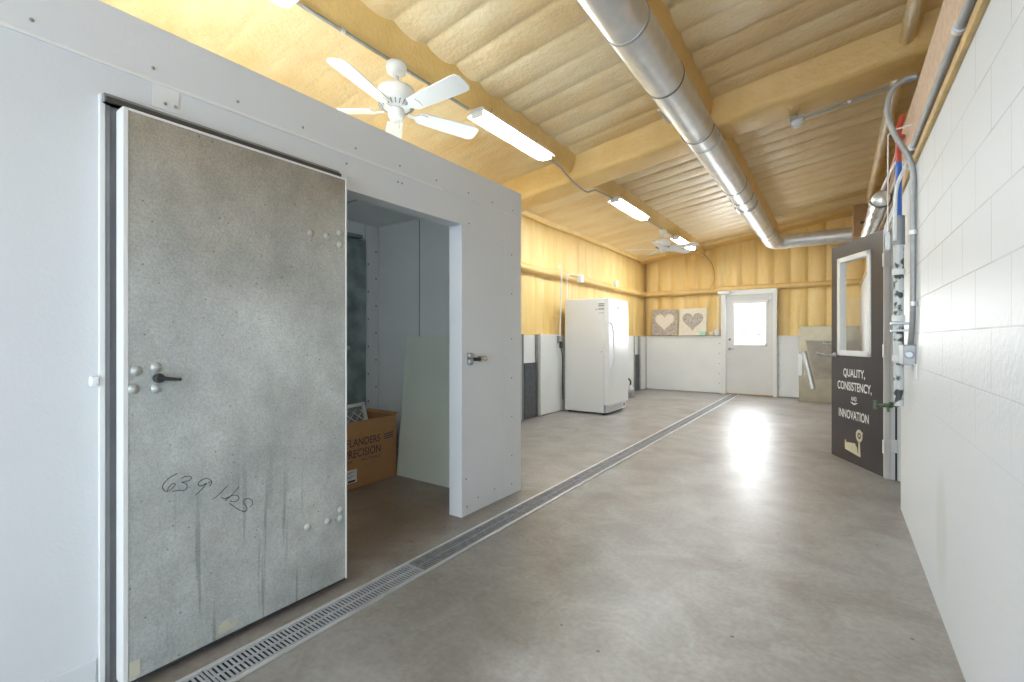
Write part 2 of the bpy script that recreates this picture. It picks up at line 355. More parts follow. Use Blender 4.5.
# ================================================================== SETTING
f = nb(); grid(f, lambda u, v: Vector((-3.95+5.4*u, -3+14.3*v, 0)), 4, 8)
struct('floor', f, 'floor')

# ceiling: sprayed foam over ribbed decking, creases across the slope every .305 m
def ceil_pt(u, v):
    X = -3.95+5.4*u; Y = -3+14.3*v
    p = ((Y-3.0)/.305) % 1.0
    s = abs(math.sin(PI*p))
    n1 = noise.noise(Vector((X*1.1, Y*1.3, 0))); n2 = noise.noise(Vector((X*4, Y*5, 3.)))
    amp = .034*(1+.5*noise.noise(Vector((X*.6, math.floor((Y-3)/.305)*1.7, 9))))
    if X < -2.5: amp *= .45
    lobe = s**.55
    zz = ray_z(X)+amp*(1-lobe)+.010*n1+.004*n2
    zz -= .004*max(0, math.sin(4*PI*p))*(.5+.5*noise.noise(Vector((X*.5, math.floor((Y-3)/.305), 4))))*(1 if X > -2.5 else .3)
    return Vector((X, Y, zz))
struct('ceiling', grid(nb(), ceil_pt, 70, 940), 'foam')
rf = nb(); prism(rf, [(-4.0, ray_z(-4)+.08), (1.5, ray_z(1.5)+.08), (1.5, ray_z(1.5)+.14), (-4.0, ray_z(-4)+.14)], (0, -3.1, 0), (1, 0, 0), (0, 0, 1), -14.5)
roofdeck = struct('roof_deck', rf, 'steel_dull', bpy.data.objects['ceiling'])

# foam-covered purlins and rafters under the ceiling
def beam_y(X, y0, y1, wt, wb, dp, seed):
    bm = nb(); n = int((y1-y0)/.06); prof = []
    for k in range(13):
        t = k/12; s = -1+2*t
        prof.append((s, 1-abs(s)**2.6))
    def fn(u, v):
        Y = y0+(y1-y0)*u; s, hgt = prof[round(v*12)]
        nn = noise.noise(Vector((Y*2.2, s, seed)))*.012+noise.noise(Vector((Y*9, s*3, seed)))*.004
        ww = wb+(wt-wb)*(1-hgt)
        x = X+s*ww
        return Vector((x, Y, ray_z(x)+.02-(dp+.02)*hgt-nn*hgt))
    return grid(bm, fn, n, 12)
struct('trim_1', beam_y(-2.50, -2.9, 11.2, .10, .07, .17, 1), 'foambeam')
struct('trim_2', beam_y(-1.01, -2.9, 11.2, .05, .04, .15, 2), 'foambeam')
def foam_pipe(X, y0, y1, r, seed):
    n = int((y1-y0)/.05)
    def fn(u, v):
        Y = y0+(y1-y0)*u; a = 2*PI*v; q = r*(1+.16*noise.noise(Vector((Y*4, math.cos(a), seed+math.sin(a)))))
        return Vector((X+q*math.cos(a), Y, ray_z(X)-.115+q*1.15*math.sin(a)))
    return grid(nb(), fn, n, 14)
struct('trim_3', foam_pipe(.45, -2.9, 4.80, .052, 3), 'foam')
struct('trim_9', foam_pipe(.45, 5.12, 11.2, .052, 8), 'foam')
struct('trim_4', beam_y(-3.80, -2.9, 11.2, .06, .05, .05, 4), 'foamwall')
def beam_x(yc, wt, wb, dp, seed):
    bm = nb()
    pr = [(-1.3, 0), (-1.12, .12), (-1.0, .4), (-.95, .75), (-.88, .95), (-.72, 1), (0, 1.0), (.8, 1), (.97, .98), (1.0, .88), (1.03, .5), (1.1, .15), (1.3, 0)]
    def fn(u, v):
        X = -3.9+5.3*u; s, h = pr[round(v*12)]
        nn = noise.noise(Vector((X*2.5, s, seed)))*.012+noise.noise(Vector((X*9, s*3, seed)))*.004
        return Vector((X, yc+s*wt, ray_z(X)+.03-(dp+.03)*h-nn))
    return grid(bm, fn, 90, 12)
struct('trim_5', beam_x(4.96, .205, .18, .255, 11), 'foambeam')
struct('trim_6', beam_x(10.98, .24, .2, .06, 12), 'foambeam')
struct('trim_7', beam_x(-1.1, .25, .18, .25, 13), 'foambeam')

# left foam wall, back foam wall
def rib(t, a):
    p = (t/.305) % 1.0
    return a*(1-abs(math.sin(PI*p))**.5)
def lw(u, v):
    Y = -3+14.3*u; Z = 3.2*v
    return Vector((-3.86-rib(Y-.1, .03)+.012*noise.noise(Vector((Y*3, Z*1.2, 5))), Y, Z))
wl = struct('wall_left', grid(nb(), lw, 700, 26), 'foamwall')
def bw(u, v):
    X = -3.95+5.4*u; Z = 3.95*v
    return Vector((X, 11.19+rib(X+.17, .05)-.012*noise.noise(Vector((X*3, Z*1.2, 7))), Z))
# (the far door's opening is left out of the foam)
wb_bm = grid(nb(), bw, 260, 40)
dele = [fc for fc in wb_bm.faces if -2.03 < fc.calc_center_median().x < -1.06 and fc.calc_center_median().z < 2.22]
bmesh.ops.delete(wb_bm, geom=dele, context='FACES')
wbk = struct('wall_back', wb_bm, 'foamwall', fixn=False)
# outer shell
s = nb(); box(s, (-4.1, -3.1, 0), (-3.95, 11.4, 3.3)); part('outer_cladding', s, 'steel_dull', wl)
s = nb(); box(s, (-4.1, 11.25, 0), (-2.04, 11.35, 4)); box(s, (-1.07, 11.25, 0), (1.5, 11.35, 4)); box(s, (-2.04, 11.25, 2.24), (-1.07, 11.35, 4)); part('outer_cladding', s, 'steel_dull', wbk)
# girts (foam-covered horizontal rails)
def girt(bm, p0, p1, inward, z, seed, h=.12, dp=.12):
    p0, p1 = Vector(p0), Vector(p1); L = (p1-p0).length; iw = Vector(inward)
    pr = [(-.2, -1), (.5, -.95), (.85, -.8), (1, -.4), (1, .3), (.85, .8), (.3, .95), (-.2, 1)]
    def fn(u, v):
        a, b = pr[round(v*7)]; q = p0.lerp(p1, u)
        n = noise.noise(Vector((u*L*3, b, seed)))*.012
        return q+iw*(a*dp+n)+Vector((0, 0, z+b*h/2+n*.6))
    return grid(bm, fn, int(L/.06), 7)
part('wall_girt', girt(nb(), (-3.86, 3.0, 0), (-3.86, 11.15, 0), (1, 0, 0), 2.27, 21), 'foambeam', wl)
part('wall_girt', girt(nb(), (-3.86, 11.18, 0), (-2.12, 11.18, 0), (0, -1, 0), 2.27, 22), 'foambeam', wbk)
part('wall_girt', girt(nb(), (-2.14, 11.18, 0), (1.3, 11.18, 0), (0, -1, 0), 2.30, 23), 'foambeam', wbk)
s = nb(); tube(s, [(-3.80, 11.13, 1.27), (-3.80, 11.13, 3.06)], .022, 8); part('corner_post', s, 'boardbrown', wbk)
# brown foam patch by the freezer
s = nb(); grid(s, lambda u, v: Vector((-3.835+.01*math.sin(9*u), 6.64+.34*u, 1.27+(.29+.02*math.sin(7*u))*v)), 8, 6); part('darker_foam_patch', s, 'foambeam', wl)

# wainscot boards, left wall: recess niches at 5.70-6.17 and 10.3-10.7
def wboard(y0, y1):
    s = nb(); box(s, (-3.83, y0, .01), (XL, y1, 1.26), .004); part('wainscot_board', s, 'frp', wl)
for a, b_ in ((3.12, 4.4), (4.41, 5.70), (6.19, 7.4), (7.41, 8.8), (8.81, 10.28), (10.72, 11.09)): wboard(a, b_)
s = nb(); box(s, (-3.86, 3.12, 1.255), (-3.775, 5.66, 1.272), .003); box(s, (-3.86, 6.2, 1.255), (-3.775, 10.26, 1.272), .003); part('ledge_trim', s, 'white', wl)
for (a, b_) in ((5.70, 6.17), (10.30, 10.70)):
    s = nb(); box(s, (-3.85, a, .0), (-3.825, b_, 1.26)); part('recessed_board', s, 'frp', wl)
    s = nb(); box(s, (-3.825, a+.10, .01), (-3.800, b_-.03, .84), .003); part('rubber_board', s, 'darkboard', wl, 'dark rubber board in the lower half of the recess')
    for yy in (a, b_):
        s = nb(); box(s, (-3.83, yy-.035, 0), (-3.772, yy-.027, 1.27)); box(s, (-3.83, yy+.027, 0), (-3.772, yy+.035, 1.27)); box(s, (-3.83, yy-.035, 0), (-3.815, yy+.035, 1.27))
        part('steel_channel', s, 'steel_dull', wl)
# back wall boards and ledges
def bboard(x0, x1):
    s = nb(); box(s, (x0, YB, .01), (x1, 11.17, 1.25), .004); return part('wainscot_board', s, 'frp', wbk)
bboard(-3.77, -2.10); bboard(-1.02, .36)
s = nb(); box(s, (-3.77, 11.07, 1.25), (-2.10, 11.20, 1.268), .004); part('wall_ledge', s, 'white', wbk)
s = nb(); box(s, (-3.77, 11.085, 1.2685), (-2.10, 11.20, 1.28)); part('ledge_timber', s, 'boardbrown', wbk)
s = nb(); box(s, (-1.02, 11.09, 1.25), (.36, 11.20, 1.268), .004); part('wall_ledge', s, 'white', wbk)
for x in (-2.13, -.99):
    for k in range(5):
        s = nb(); lathe(s, [(.012, 0), (.012, .004), (.004, .008)], (x, YB, .22+.22*k), (0, -1, 0), 10); part('screw', s, 'steel_dull', wbk)

# right block wall with doorway 4.28 - 5.15, strand board above, outer wall
s = nb(); box(s, (XR, -3, 0), (.57, 4.28, 2.195)); box(s, (XR, 5.17, 0), (.57, 11.2, 2.195)); box(s, (XR, 4.28, 2.13), (.57, 5.17, 2.195))
wr = struct('wall_right', s, 'block')
s = nb(); box(s, (.352, -3, 2.197), (.56, 10.9, 2.232), .003); part('timber_plate', s, 'timber', wr)
s = nb(); box(s, (.37, -3, 2.233), (.385, 4.8, 2.63)); part('strand_board', s, 'osb', wr)
s = nb(); box(s, (.372, 4.802, 2.233), (.387, 8.6, 2.63)); part('strand_board', s, 'osb', wr)
s = nb(); grid(s, lambda u, v: Vector((1.3+rib(-3+14.3*u, .03), -3+14.3*u, 3.95*v)), 500, 4); part('outer_foam_wall', s, 'foamwall', wr)
# rear wall with an open overhead doorway
s = nb(); box(s, (-4, -3.1, 0), (-1.8, -3, 4)); box(s, (.3, -3.1, 0), (1.5, -3, 4)); box(s, (-1.8, -3.1, 2.75), (.3, -3, 4))
struct('wall_front', s, 'frp')
# pale kick strip of the cooler face is with the cooler

# ================================================================== floor drain
ch = nb()
for x0, x1 in ((-1.890, -1.874), (-1.742, -1.726)): box(ch, (x0, -1, .0005), (x1, 11.06, .010), .002)
rim = struct('trim_8', ch, 'galv'); rim.name = 'trim_8'
s = nb(); box(s, (-1.874, -1, .0004), (-1.742, 11.06, .0012)); part('drain_bottom', s, 'black', rim)
def grate_bm(y0, L, kind):
    bm = nb(); z0, z1 = .0045, .0085
    xs = [(-1.8725, -1.862), (-1.813, -1.803), (-1.754, -1.7435)]
    for a, b_ in xs: box(bm, (a, y0, z0), (b_, y0+L, z1))
    n = int(round(L/.017)); p = L/n
    for k in range(n+1):
        yy = min(max(y0+k*p-.0038, y0), y0+L-.0076); box(bm, (-1.862, yy, z0), (-1.754, yy+.0076, z1-.0004))
    return bm
GY = [.30]+[.745+.985*k for k in range(11)]+[11.06]
words = ['first', 'second', 'third', 'fourth', 'fifth', 'sixth', 'seventh', 'eighth', 'ninth', 'tenth', 'eleventh', 'last']
for i in range(12):
    lab = 'slotted drain grate, %s section of the floor drain from the camera end' % words[i]
    solo('drain_grate', grate_bm(GY[i]+.003, GY[i+1]-GY[i]-.006, 0), 'grate_dirty' if i > 1 else 'grate', lab, 'drain grate', 'slotted grates of the floor drain')

# ================================================================== walk-in cooler
XB = -2.07
ck = thing('walk_in_cooler', 'white panelled walk-in cooler room with open sliding door on the left', 'cooler room', (-2.9, 1, 0))
s = nb(); box(s, (-2.17, -1.5, 0), (XB, .60, 2.157)); part('front_panel', s, 'panel', ck)
s = nb(); box(s, (-2.17, 2.395, 0), (XB, 3.10, 2.157)); part('front_panel', s, 'panel', ck)
s = nb(); box(s, (-2.17, .60, 1.98), (XB, 2.395, 2.157)); part('front_panel', s, 'panel', ck)
s = nb(); box(s, (-2.17, .60, 0), (XB, 1.15, 1.98)); part('front_panel', s, 'panel', ck)
s = nb(); box(s, (-2.17, -1.5, 2.157), (XB+.006, 3.103, 2.355), .003); part('header_trim', s, 'panel', ck)
s = nb(); box(s, (XB, -1.5, 2.143), (XB+.010, 2.2, 2.158), .004); part('seam_strip', s, 'white', ck)
s = nb(); box(s, (XB, 2.88, .0), (XB+.0015, 3.103, 2.157)); part('corner_trim', s, 'panel', ck)
s = nb(); box(s, (XB, -1.5, 0), (XB+.006, .50, .115), .003); part('kick_strip', s, 'panel', ck)
s = nb(); box(s, (XB, .66, 2.06), (XB+.002, .745, 2.157)); part('cover_plate', s, 'white', ck)
s = nb(); box(s, (-3.67, 3.0, 0), (-2.17, 3.10, 2.355)); part('end_panel', s, 'panelin', ck)
for X in (-3.1, -2.55):
    s = nb(); box(s, (X-.003, 2.996, 0), (X+.003, 3.0, 2.28)); part('panel_seam', s, 'channel', ck)
s = nb(); box(s, (-3.74, -1.5, 0), (-3.67, 3.10, 2.355)); part('rear_panel', s, 'panelin', ck)
s = nb(); box(s, (-3.67, -1.5, 0), (-2.17, -1.4, 2.355)); part('end_panel', s, 'panelin', ck)
s = nb(); box(s, (-3.67, -1.4, 2.285), (-2.17, 3.0, 2.355)); part('roof_panel', s, 'panelin', ck)
for Yq in (1.5, 2.3):
    s = nb(); box(s, (-3.67, Yq, 2.281), (-2.17, Yq+.01, 2.285)); part('roof_seam', s, 'channel', ck)
s = nb(); box(s, (-3.67, 2.84, 0), (-3.655, 2.998, 2.28), .002)
ctr = part('corner_trim', s, 'panel', ck)
for k in range(14):
    s = nb(); lathe(s, [(.006, 0), (.008, .003), (.003, .006)], (-3.655, 2.87+.09*(k % 2), .35+.13*k), (1, 0, 0), 8); part('screw', s, 'black', ctr)
# dark metal evaporator door at the back
s = nb(); box(s, (-3.66, 1.3, .45), (-3.62, 2.82, 2.12), .004); gd = part('metal_door', s, 'darkgalv', ck, 'dark frosted galvanised door panel')
s = nb(); box(s, (-3.665, 1.25, 2.13), (-3.60, 2.77, 2.16), .004); part('door_track', s, 'channel', gd)
s = nb(); cyl(s, (-3.62, 2.6, 1.12), (-3.585, 2.6, 1.12), .02); tube(s, [(-3.585, 2.6, 1.12), (-3.575, 2.50, 1.11), (-3.58, 2.42, 1.12)], .012); part('handle', s, 'steel', gd)
# unseen fill lamp added on the inner front wall to brighten the cooler
s = nb(); box(s, (-2.20, .72, 1.98), (-2.17, .84, 2.10), .006); vl = part('fill_lamp', s, 'steel_dull', ck)
s = nb(); lathe(s, [(.02, 0), (.05, .03), (.055, .07), (.04, .12), (.01, .14)], (-2.20, .78, 2.04), (-1, 0, 0), 20); part('fill_globe', s, 'globe', vl, 'glowing globe of the added fill lamp')
# jamb facing of the opening
s = nb(); box(s, (-2.178, 2.385, 0), (XB+.003, 2.397, 1.982), .001); part('door_jamb', s, 'panel', ck)
s = nb(); box(s, (-2.178, 1.15, 1.968), (XB+.003, 2.397, 1.982), .001); part('door_head', s, 'panel', ck)
# screws on the face
for yy in (-.3, .02, .344, .659, .956, 1.247, 1.54, 1.841, 2.14, 2.45, 2.72, 2.98):
    s = nb(); lathe(s, [(.006, 0), (.006, .003), (.002, .005)], (XB+.006, yy, 2.195), (1, 0, 0), 8); part('screw', s, 'channel', ck)
for yy, zz in ((.699, 2.081), (.732, 2.083), (1.487, 2.10), (2.46, 1.99), (1.83, 2.10), (1.86, 2.10), (2.97, 1.85), (2.97, 1.55), (2.97, 1.2), (2.97, .9), (2.97, .6), (2.97, .3), (2.44, .06), (2.56, .09), (2.75, .10), (2.97, .08), (2.43, .25)):
    s = nb(); lathe(s, [(.006, 0), (.006, .003), (.002, .005)], (XB+.003, yy, zz), (1, 0, 0), 8); part('screw', s, 'channel', ck)
# door frame channel behind sliding leaf
s = nb(); box(s, (XB, .522, 0), (XB+.010, .535, 2.035)); box(s, (XB, .512, 2.005), (XB+.035, 1.425, 2.035), .002); box(s, (XB, .5355, 0), (XB+.006, 1.10, 2.004))
part('door_channel', s, 'channel', ck, 'dark grey recessed channel around the sliding door')
s = nb(); box(s, (XB, .515, 2.005), (XB+.05, 1.425, 2.02)); part('door_track', s, 'blacktrack', ck)
s = nb(); box(s, (XB-.0, .506, 0), (XB+.014, .522, 2.035), .002); part('door_stop', s, 'white', ck)
s = nb(); box(s, (XB, .480, 1.04), (XB+.024, .504, 1.075), .006); cyl(s, (XB+.024, .492, 1.058), (XB+.032, .492, 1.058), .008); part('strike_catch', s, 'whitemetal', ck)
# sliding leaf
XD = -1.97
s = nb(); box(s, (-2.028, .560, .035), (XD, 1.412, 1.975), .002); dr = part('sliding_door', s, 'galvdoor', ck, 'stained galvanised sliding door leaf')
s = nb(); box(s, (-2.034, .545, .03), (XD+.002, .5605, 1.983), .002); part('edge_trim', s, 'white', dr, 'white edge strip')
s = nb(); box(s, (-2.034, 1.4115, .03), (XD+.002, 1.420, 1.983), .002); part('edge_trim', s, 'white', dr)
s = nb(); box(s, (-2.034, .5605, 1.975), (XD+.002, 1.4115, 1.983), .001); part('edge_trim', s, 'whitemetal', dr)
s = nb(); box(s, (-2.030, .5605, .028), (XD+.0015, 1.4115, .036), .001); part('bottom_gasket', s, 'black', dr)
for (yy, zz) in [(1.23, 1.683), (1.312, 1.684), (1.382, 1.712), (1.382, 1.654), (1.215, .348), (1.317, .342), (1.387, .373), (1.387, .334), (.583, 1.091), (.575, 1.029), (.641, 1.10), (.641, 1.026)]:
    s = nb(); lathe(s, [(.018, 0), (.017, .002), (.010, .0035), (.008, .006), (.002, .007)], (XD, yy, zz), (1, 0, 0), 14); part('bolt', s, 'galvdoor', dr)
s = nb(); lathe(s, [(.017, 0), (.017, .012), (.013, .03)], (XD, .645, 1.062), (1, 0, 0), 16); tube(s, [(XD+.026, .640, 1.065), (XD+.034, .66, 1.060), (XD+.036, .697, 1.055)], lambda t: .009-.004*t, 10); lathe(s, [(.001, -.007), (.007, 0), (.001, .007)], (XD+.036, .699, 1.055), (0, 1, 0), 10)
part('handle', s, 'black', dr)
s = nb(); box(s, (XD, .563, .045), (XD+.0015, .592, .10)); part('tape', s, 'tape', dr, 'yellowed square of tape')
s = nb(); prism(s, [(.84, .05), (.90, .055), (.915, .085), (.885, .075), (.87, .10), (.845, .085)], (XD+.0005, 0, 0), (0, 1, 0), (0, 0, 1), .001); part('tape', s, 'tape', dr)
strokes = [[(.704, .711), (.688, .706), (.673, .697), (.661, .684), (.658, .672), (.664, .659), (.673, .654), (.684, .659), (.693, .667), (.697, .674), (.69, .678), (.679, .671), (.672, .657)],
 [(.715, .689), (.728, .694), (.744, .691), (.748, .683), (.742, .677), (.728, .675), (.717, .676), (.728, .669), (.734, .661), (.733, .65), (.723, .643), (.712, .648), (.688, .65)],
 [(.817, .653), (.807, .666), (.793, .67), (.779, .666), (.772, .658), (.773, .649), (.785, .646), (.799, .651), (.783, .633), (.762, .616)], [(.817, .653), (.815, .644), (.809, .638)],
 [(.874, .623), (.856, .608), (.837, .593), (.821, .584)], [(.917, .61), (.906, .596), (.887, .58), (.865, .566)],
 [(.85, .584), (.865, .575), (.882, .578), (.897, .579), (.911, .573), (.917, .562), (.911, .554), (.897, .553), (.882, .562)],
 [(.88, .552), (.9, .532), (.922, .511), (.938, .502), (.947, .506), (.946, .518), (.936, .536), (.936, .547), (.947, .552), (.961, .545), (.97, .533), (.969, .521), (.959, .513)], [(.741, .651), (.744, .649)]]
s = nb()
for st in strokes: tube(s, [(XD+.0006, y, z) for y, z in st], .0013, 6, smooth=True)
part('handwriting', s, 'ink', dr, 'black marker writing 63.9 lbs')
# latch keeper on the face right of the opening
s = nb(); box(s, (XB, 2.435, 1.03), (XB+.006, 2.50, 1.105), .003); box(s, (XB+.006, 2.44, 1.075), (XB+.03, 2.495, 1.10), .006); lathe(s, [(.026, 0), (.026, .012), (.018, .02), (.010, .024)], (XB+.006, 2.468, 1.045), (1, 0, 0), 18)
lk = part('latch_keeper', s, 'steel_dull', ck, 'chrome latch keeper')
s = nb(); cyl(s, (XB+.022, 2.49, 1.06), (XB+.022, 2.55, 1.06), .012); part('plunger', s, 'black', lk)
s = nb(); cyl(s, (XB+.022, 2.55, 1.06), (XB+.022, 2.615, 1.06), .021); part('roller', s, 'steel', lk)

# contents of the cooler
ct = thing('cardboard_carton', 'open brown cardboard carton with purple print standing in the cooler', 'box', (-3.41, 2.33, 0))
cx0, cx1, cy0, cy1, cz = -3.60, -3.18, 1.80, 2.795, .535
s = nb(); t = .006
box(s, (cx1-t, cy0, .002), (cx1, cy1, cz)); box(s, (cx0, cy0, .002), (cx0+t, cy1, cz)); box(s, (cx0+t, cy0, .002), (cx1-t, cy0+t, cz)); box(s, (cx0+t, cy1-t, .002), (cx1-t, cy1, cz)); box(s, (cx0+t, cy0+t, .002), (cx1-t, cy1-t, .010))
part('carton_body', s, 'cardboard', ct)
for nme, bmx in (('a', ((cx0+.002, cy0, cz), (cx0+.008, cy1, cz+.0))),): pass
s = nb(); grid(s, lambda u, v: Vector((cx0+.002-.02*v, cy0+(cy1-cy0)*u, cz+.055*v)), 2, 2); part('carton_flap', s, 'cardboard', ct)
s = nb(); grid(s, lambda u, v: Vector((cx0+(cx1-cx0)*u, cy1-.002+.03*v, cz+.02*v)), 2, 2); part('carton_flap', s, 'cardboard', ct)
part('lettering', text_bm('FLANDERS', .335, .062, (cx1, 2.285, .335), (0, 1, 0), (0, 0, 1), .001, .01), 'cardtext', ct, 'purple carton print')
part('lettering', text_bm('PRECISION', .355, .066, (cx1, 2.27, .245), (0, 1, 0), (0, 0, 1), .001, .01), 'cardtext', ct)
part('lettering', text_bm('AIR     FILTERS', .36, .022, (cx1, 2.26, .205), (0, 1, 0), (0, 0, 1), .001), 'cardtext', ct)
s = nb()
for k in range(3): prism(s, [(2.66, .345+.018*k), (2.76, .352+.018*k), (2.76, .361+.018*k), (2.66, .354+.018*k)], (cx1+.0003, 0, 0), (0, 1, 0), (0, 0, 1), .0008)
part('printed_bars', s, 'cardtext', ct)
s = nb(); box(s, (cx1, 2.17, .05), (cx1+.001, 2.385, .155)); lb = part('shipping_label', s, 'labelpaper', ct, 'white paper label')
s = nb()
for k in range(6): box(s, (cx1+.001, 2.22, .135-.011*k), (cx1+.0015, 2.36-(k % 3)*.03, .1385-.011*k))
box(s, (cx1+.001, 2.30, .056), (cx1+.0015, 2.37, .072)); part('label_print', s, 'ink', lb)
# pleated air filter standing in the carton
fl = thing('air_filter', 'white framed air filter with diamond grid sticking out of the carton', 'filter', (-3.36, 2.3, .10))
Fm = Matrix.Translation((-3.30, 2.25, .12)) @ Matrix.Rotation(math.radians(-14), 4, 'Y') @ Matrix.Rotation(math.radians(3), 4, 'X')
s = nb(); W, H = .42, .52
box(s, (-.02, -W, 0), (.02, -W+.03, H), .003, 1, Fm); box(s, (-.02, W-.03, 0), (.02, W, H), .003, 1, Fm); box(s, (-.02, -W, H-.03), (.02, W, H), .003, 1, Fm); box(s, (-.02, -W, 0), (.02, W, .03), .003, 1, Fm)
part('filter_frame', s, 'filterframe', fl)
s = nb(); t2 = nb()
grid(t2, lambda u, v: Vector((.008+(.008 if int(round(u*56)) % 2 else -.008), -W+.03+(2*W-.06)*u, .03+(H-.06)*v)), 56, 1)
for q in t2.faces: q.smooth = False
join(s, t2, Fm); part('pleated_media', s, 'filter', fl)
s = nb()
for k in range(-6, 14):
    for sg in (1, -1):
        pts = []
        for tt in range(0, 21):
            yy = -W+.03+(2*W-.06)*tt/20; zz = .03+k*.075+sg*(yy+W)*.9*(1) - (0 if sg > 0 else -.75)
            if .03 <= zz <= H-.03: pts.append(Fm @ Vector((.020, yy, zz)))
        if len(pts) > 1: tube(s, [pts[0], pts[-1]], .004, 4)
part('support_grid', s, 'filterframe', fl)
# pale sheet leaning on the end wall
s = nb(); prism(s, [(-3.18, 0), (-2.19, 0), (-2.19, 1.235), (-3.18, 1.235)], (0, 2.80, .004), (1, 0, 0), Vector((-.055, .150, .985)).normalized(), -.012)
solo('leaning_sheet', s, 'sheet', 'pale green-grey rigid sheet leaning against the inner end wall of the cooler', 'board')

# ================================================================== far door (door_1)
d1 = nb()
box(d1, (-2.09, 11.03, 0), (-1.995, 11.24, 2.165), .004); box(d1, (-1.085, 11.03, 0), (-1.015, 11.24, 2.165), .004); box(d1, (-2.09, 11.03, 2.165), (-1.015, 11.24, 2.25), .004)
door1 = struct('door_1', d1, 'white')
s = nb()
lx0, lx1, wx0, wx1, wz0, wz1 = -1.99, -1.09, -1.83, -1.23, 1.08, 1.97
box(s, (lx0, 11.10, .02), (wx0, 11.14, 2.16)); box(s, (wx1, 11.10, .02), (lx1, 11.14, 2.16)); box(s, (wx0, 11.10, .02), (wx1, 11.14, wz0)); box(s, (wx0, 11.10, wz1), (wx1, 11.14, 2.16))
leaf = part('door_leaf', s, 'doorwhite', door1)
s = nb()
for lo, hi in (((wx0-.03, wz0-.03), (wx0+.01, wz1+.03)), ((wx1-.01, wz0-.03), (wx1+.03, wz1+.03)), ((wx0-.03, wz0-.03), (wx1+.03, wz0+.01)), ((wx0-.03, wz1-.01), (wx1+.03, wz1+.03))):
    box(s, (lo[0], 11.085, lo[1]), (hi[0], 11.10, hi[1]), .004)
part('window_frame', s, 'white', leaf)
s = nb(); box(s, (wx0, 11.118, wz0), (wx1, 11.122, wz1)); part('window_pane', s, 'glass', leaf)
s = nb(); box(s, (wx0-.04, 11.05, wz1-.02), (wx1+.05, 11.085, wz1+.05), .006); bl = part('blind_headrail', s, 'white', door1)
s = nb(); box(s, (wx0+.0, 11.06, wz0+.03), (wx1-.0, 11.08, wz0+.055), .004); part('blind_bottom_rail', s, 'white', door1)
s = nb()
for k in range(11):
    for (xa, xb) in ((wx0+.10, wx0+.30), (wx0+.33, wx0+.37), (wx0+.42, wx1-.05)):
        if (k*7+int(xa*100)) % 4: box(s, (xa, 11.068, 1.28+.045*k), (xb, 11.076, 1.309+.045*k), 0, 1)
part('blind_slats', s, 'slat', door1)
s = nb(); lathe(s, [(.028, 0), (.026, .012), (.012, .022)], (-1.925, 11.10, 1.19), (0, -1, 0), 18); part('deadbolt', s, 'steel', door1)
s = nb(); lathe(s, [(.030, 0), (.028, .01), (.012, .02), (.011, .05)], (-1.925, 11.10, .985), (0, -1, 0), 18); tube(s, [(-1.925, 11.05, .985), (-1.83, 11.045, .985)], .011); part('door_lever', s, 'steel', door1)
s = nb(); box(s, (-1.16, 11.06, 2.02), (-1.11, 11.10, 2.10), .006); part('door_sensor', s, 'white', door1)
s = nb(); box(s, (lx0, 11.02, .0), (lx1, 11.2, .02), .003); part('threshold', s, 'boardbrown', door1)
s = nb(); box(s, (-2.16, 10.99, 2.17), (-1.90, 11.03, 2.24), .02, 3); box(s, (-1.90, 11.0, 2.20), (-1.80, 11.03, 2.23), .008)
solo('emergency_light', s, 'white', 'white twin fitting fixed over the upper left corner of the far door', 'light', base=(-2.03, 11.02, 2.17))
s = nb(); tube(s, [(-2.150, 11.06, 1.31), (-2.150, 11.05, 2.02), (-2.13, 11.04, 2.12), (-2.09, 11.02, 2.19)], .011, 8, smooth=True)
solo('wall_conduit', s, 'whitemetal', 'thin white conduit beside the left jamb of the far door', 'conduit')

# ================================================================== charcoal door (door_2)
ang = math.radians(117.065)
j = nb()
box(j, (.352, 5.12, 0), (.57, 5.169, 2.13), .003); box(j, (.352, 4.32, 2.085), (.57, 5.12, 2.13), .003); box(j, (.372, 4.281, 0), (.57, 4.31, 2.085), .003); box(j, (.43, 5.095, 0), (.50, 5.12, 2.085), .003)
box(j, (.335, 5.11, 0), (.352, 5.20, 2.18), .003); box(j, (.335, 4.30, 2.10), (.352, 5.11, 2.18), .003)
door2 = struct('door_2', j, 'white')
Dm = Matrix.Translation((.33, 5.06, 0)) @ Matrix.Rotation(ang, 4, 'Z')
def dpart(name, bm, m, par=None, label=None):
    bm2 = nb(); join(bm2, bm, Dm); return part(name, bm2, m, par or door2, label)
s = nb(); wa0, wa1, wc0, wc1 = .20, .685, 1.06, 1.975
box(s, (.012, -.043, .025), (wa0, 0, 2.13)); box(s, (wa1, -.043, .025), (.825, 0, 2.13)); box(s, (wa0, -.043, .025), (wa1, 0, wc0)); box(s, (wa0, -.043, wc1), (wa1, 0, 2.13))
dl = dpart('door_leaf', s, 'plum', None, 'charcoal painted leaf')
s = nb(); box(s, (.006, -.045, .025), (.012, .001, 2.13), .001); dpart('hinge_edge', s, 'white', dl, 'white hinge edge')
s = nb()
for lo, hi in (((wa0-.022, wc0-.022), (wa0+.028, wc1+.022)), ((wa1-.028, wc0-.022), (wa1+.022, wc1+.022)), ((wa0-.022, wc0-.022), (wa1+.022, wc0+.028)), ((wa0-.022, wc1-.028), (wa1+.022, wc1+.022))):
    box(s, (lo[0], -.052, lo[1]), (hi[0], .012, hi[1]), .006)
dpart('window_frame', s, 'white', dl, 'white glazing frame')
s = nb(); box(s, (wa0, -.024, wc0), (wa1, -.019, wc1)); dpart('window_pane', s, 'glass', dl)
s = nb(); lathe(s, [(.030, 0), (.028, .008), (.012, .016), (.011, .055)], (.765, 0, 1.035), (0, 1, 0), 18); tube(s, [(.765, .055, 1.035), (.84, .06, 1.035), (.885, .055, 1.04)], .010)
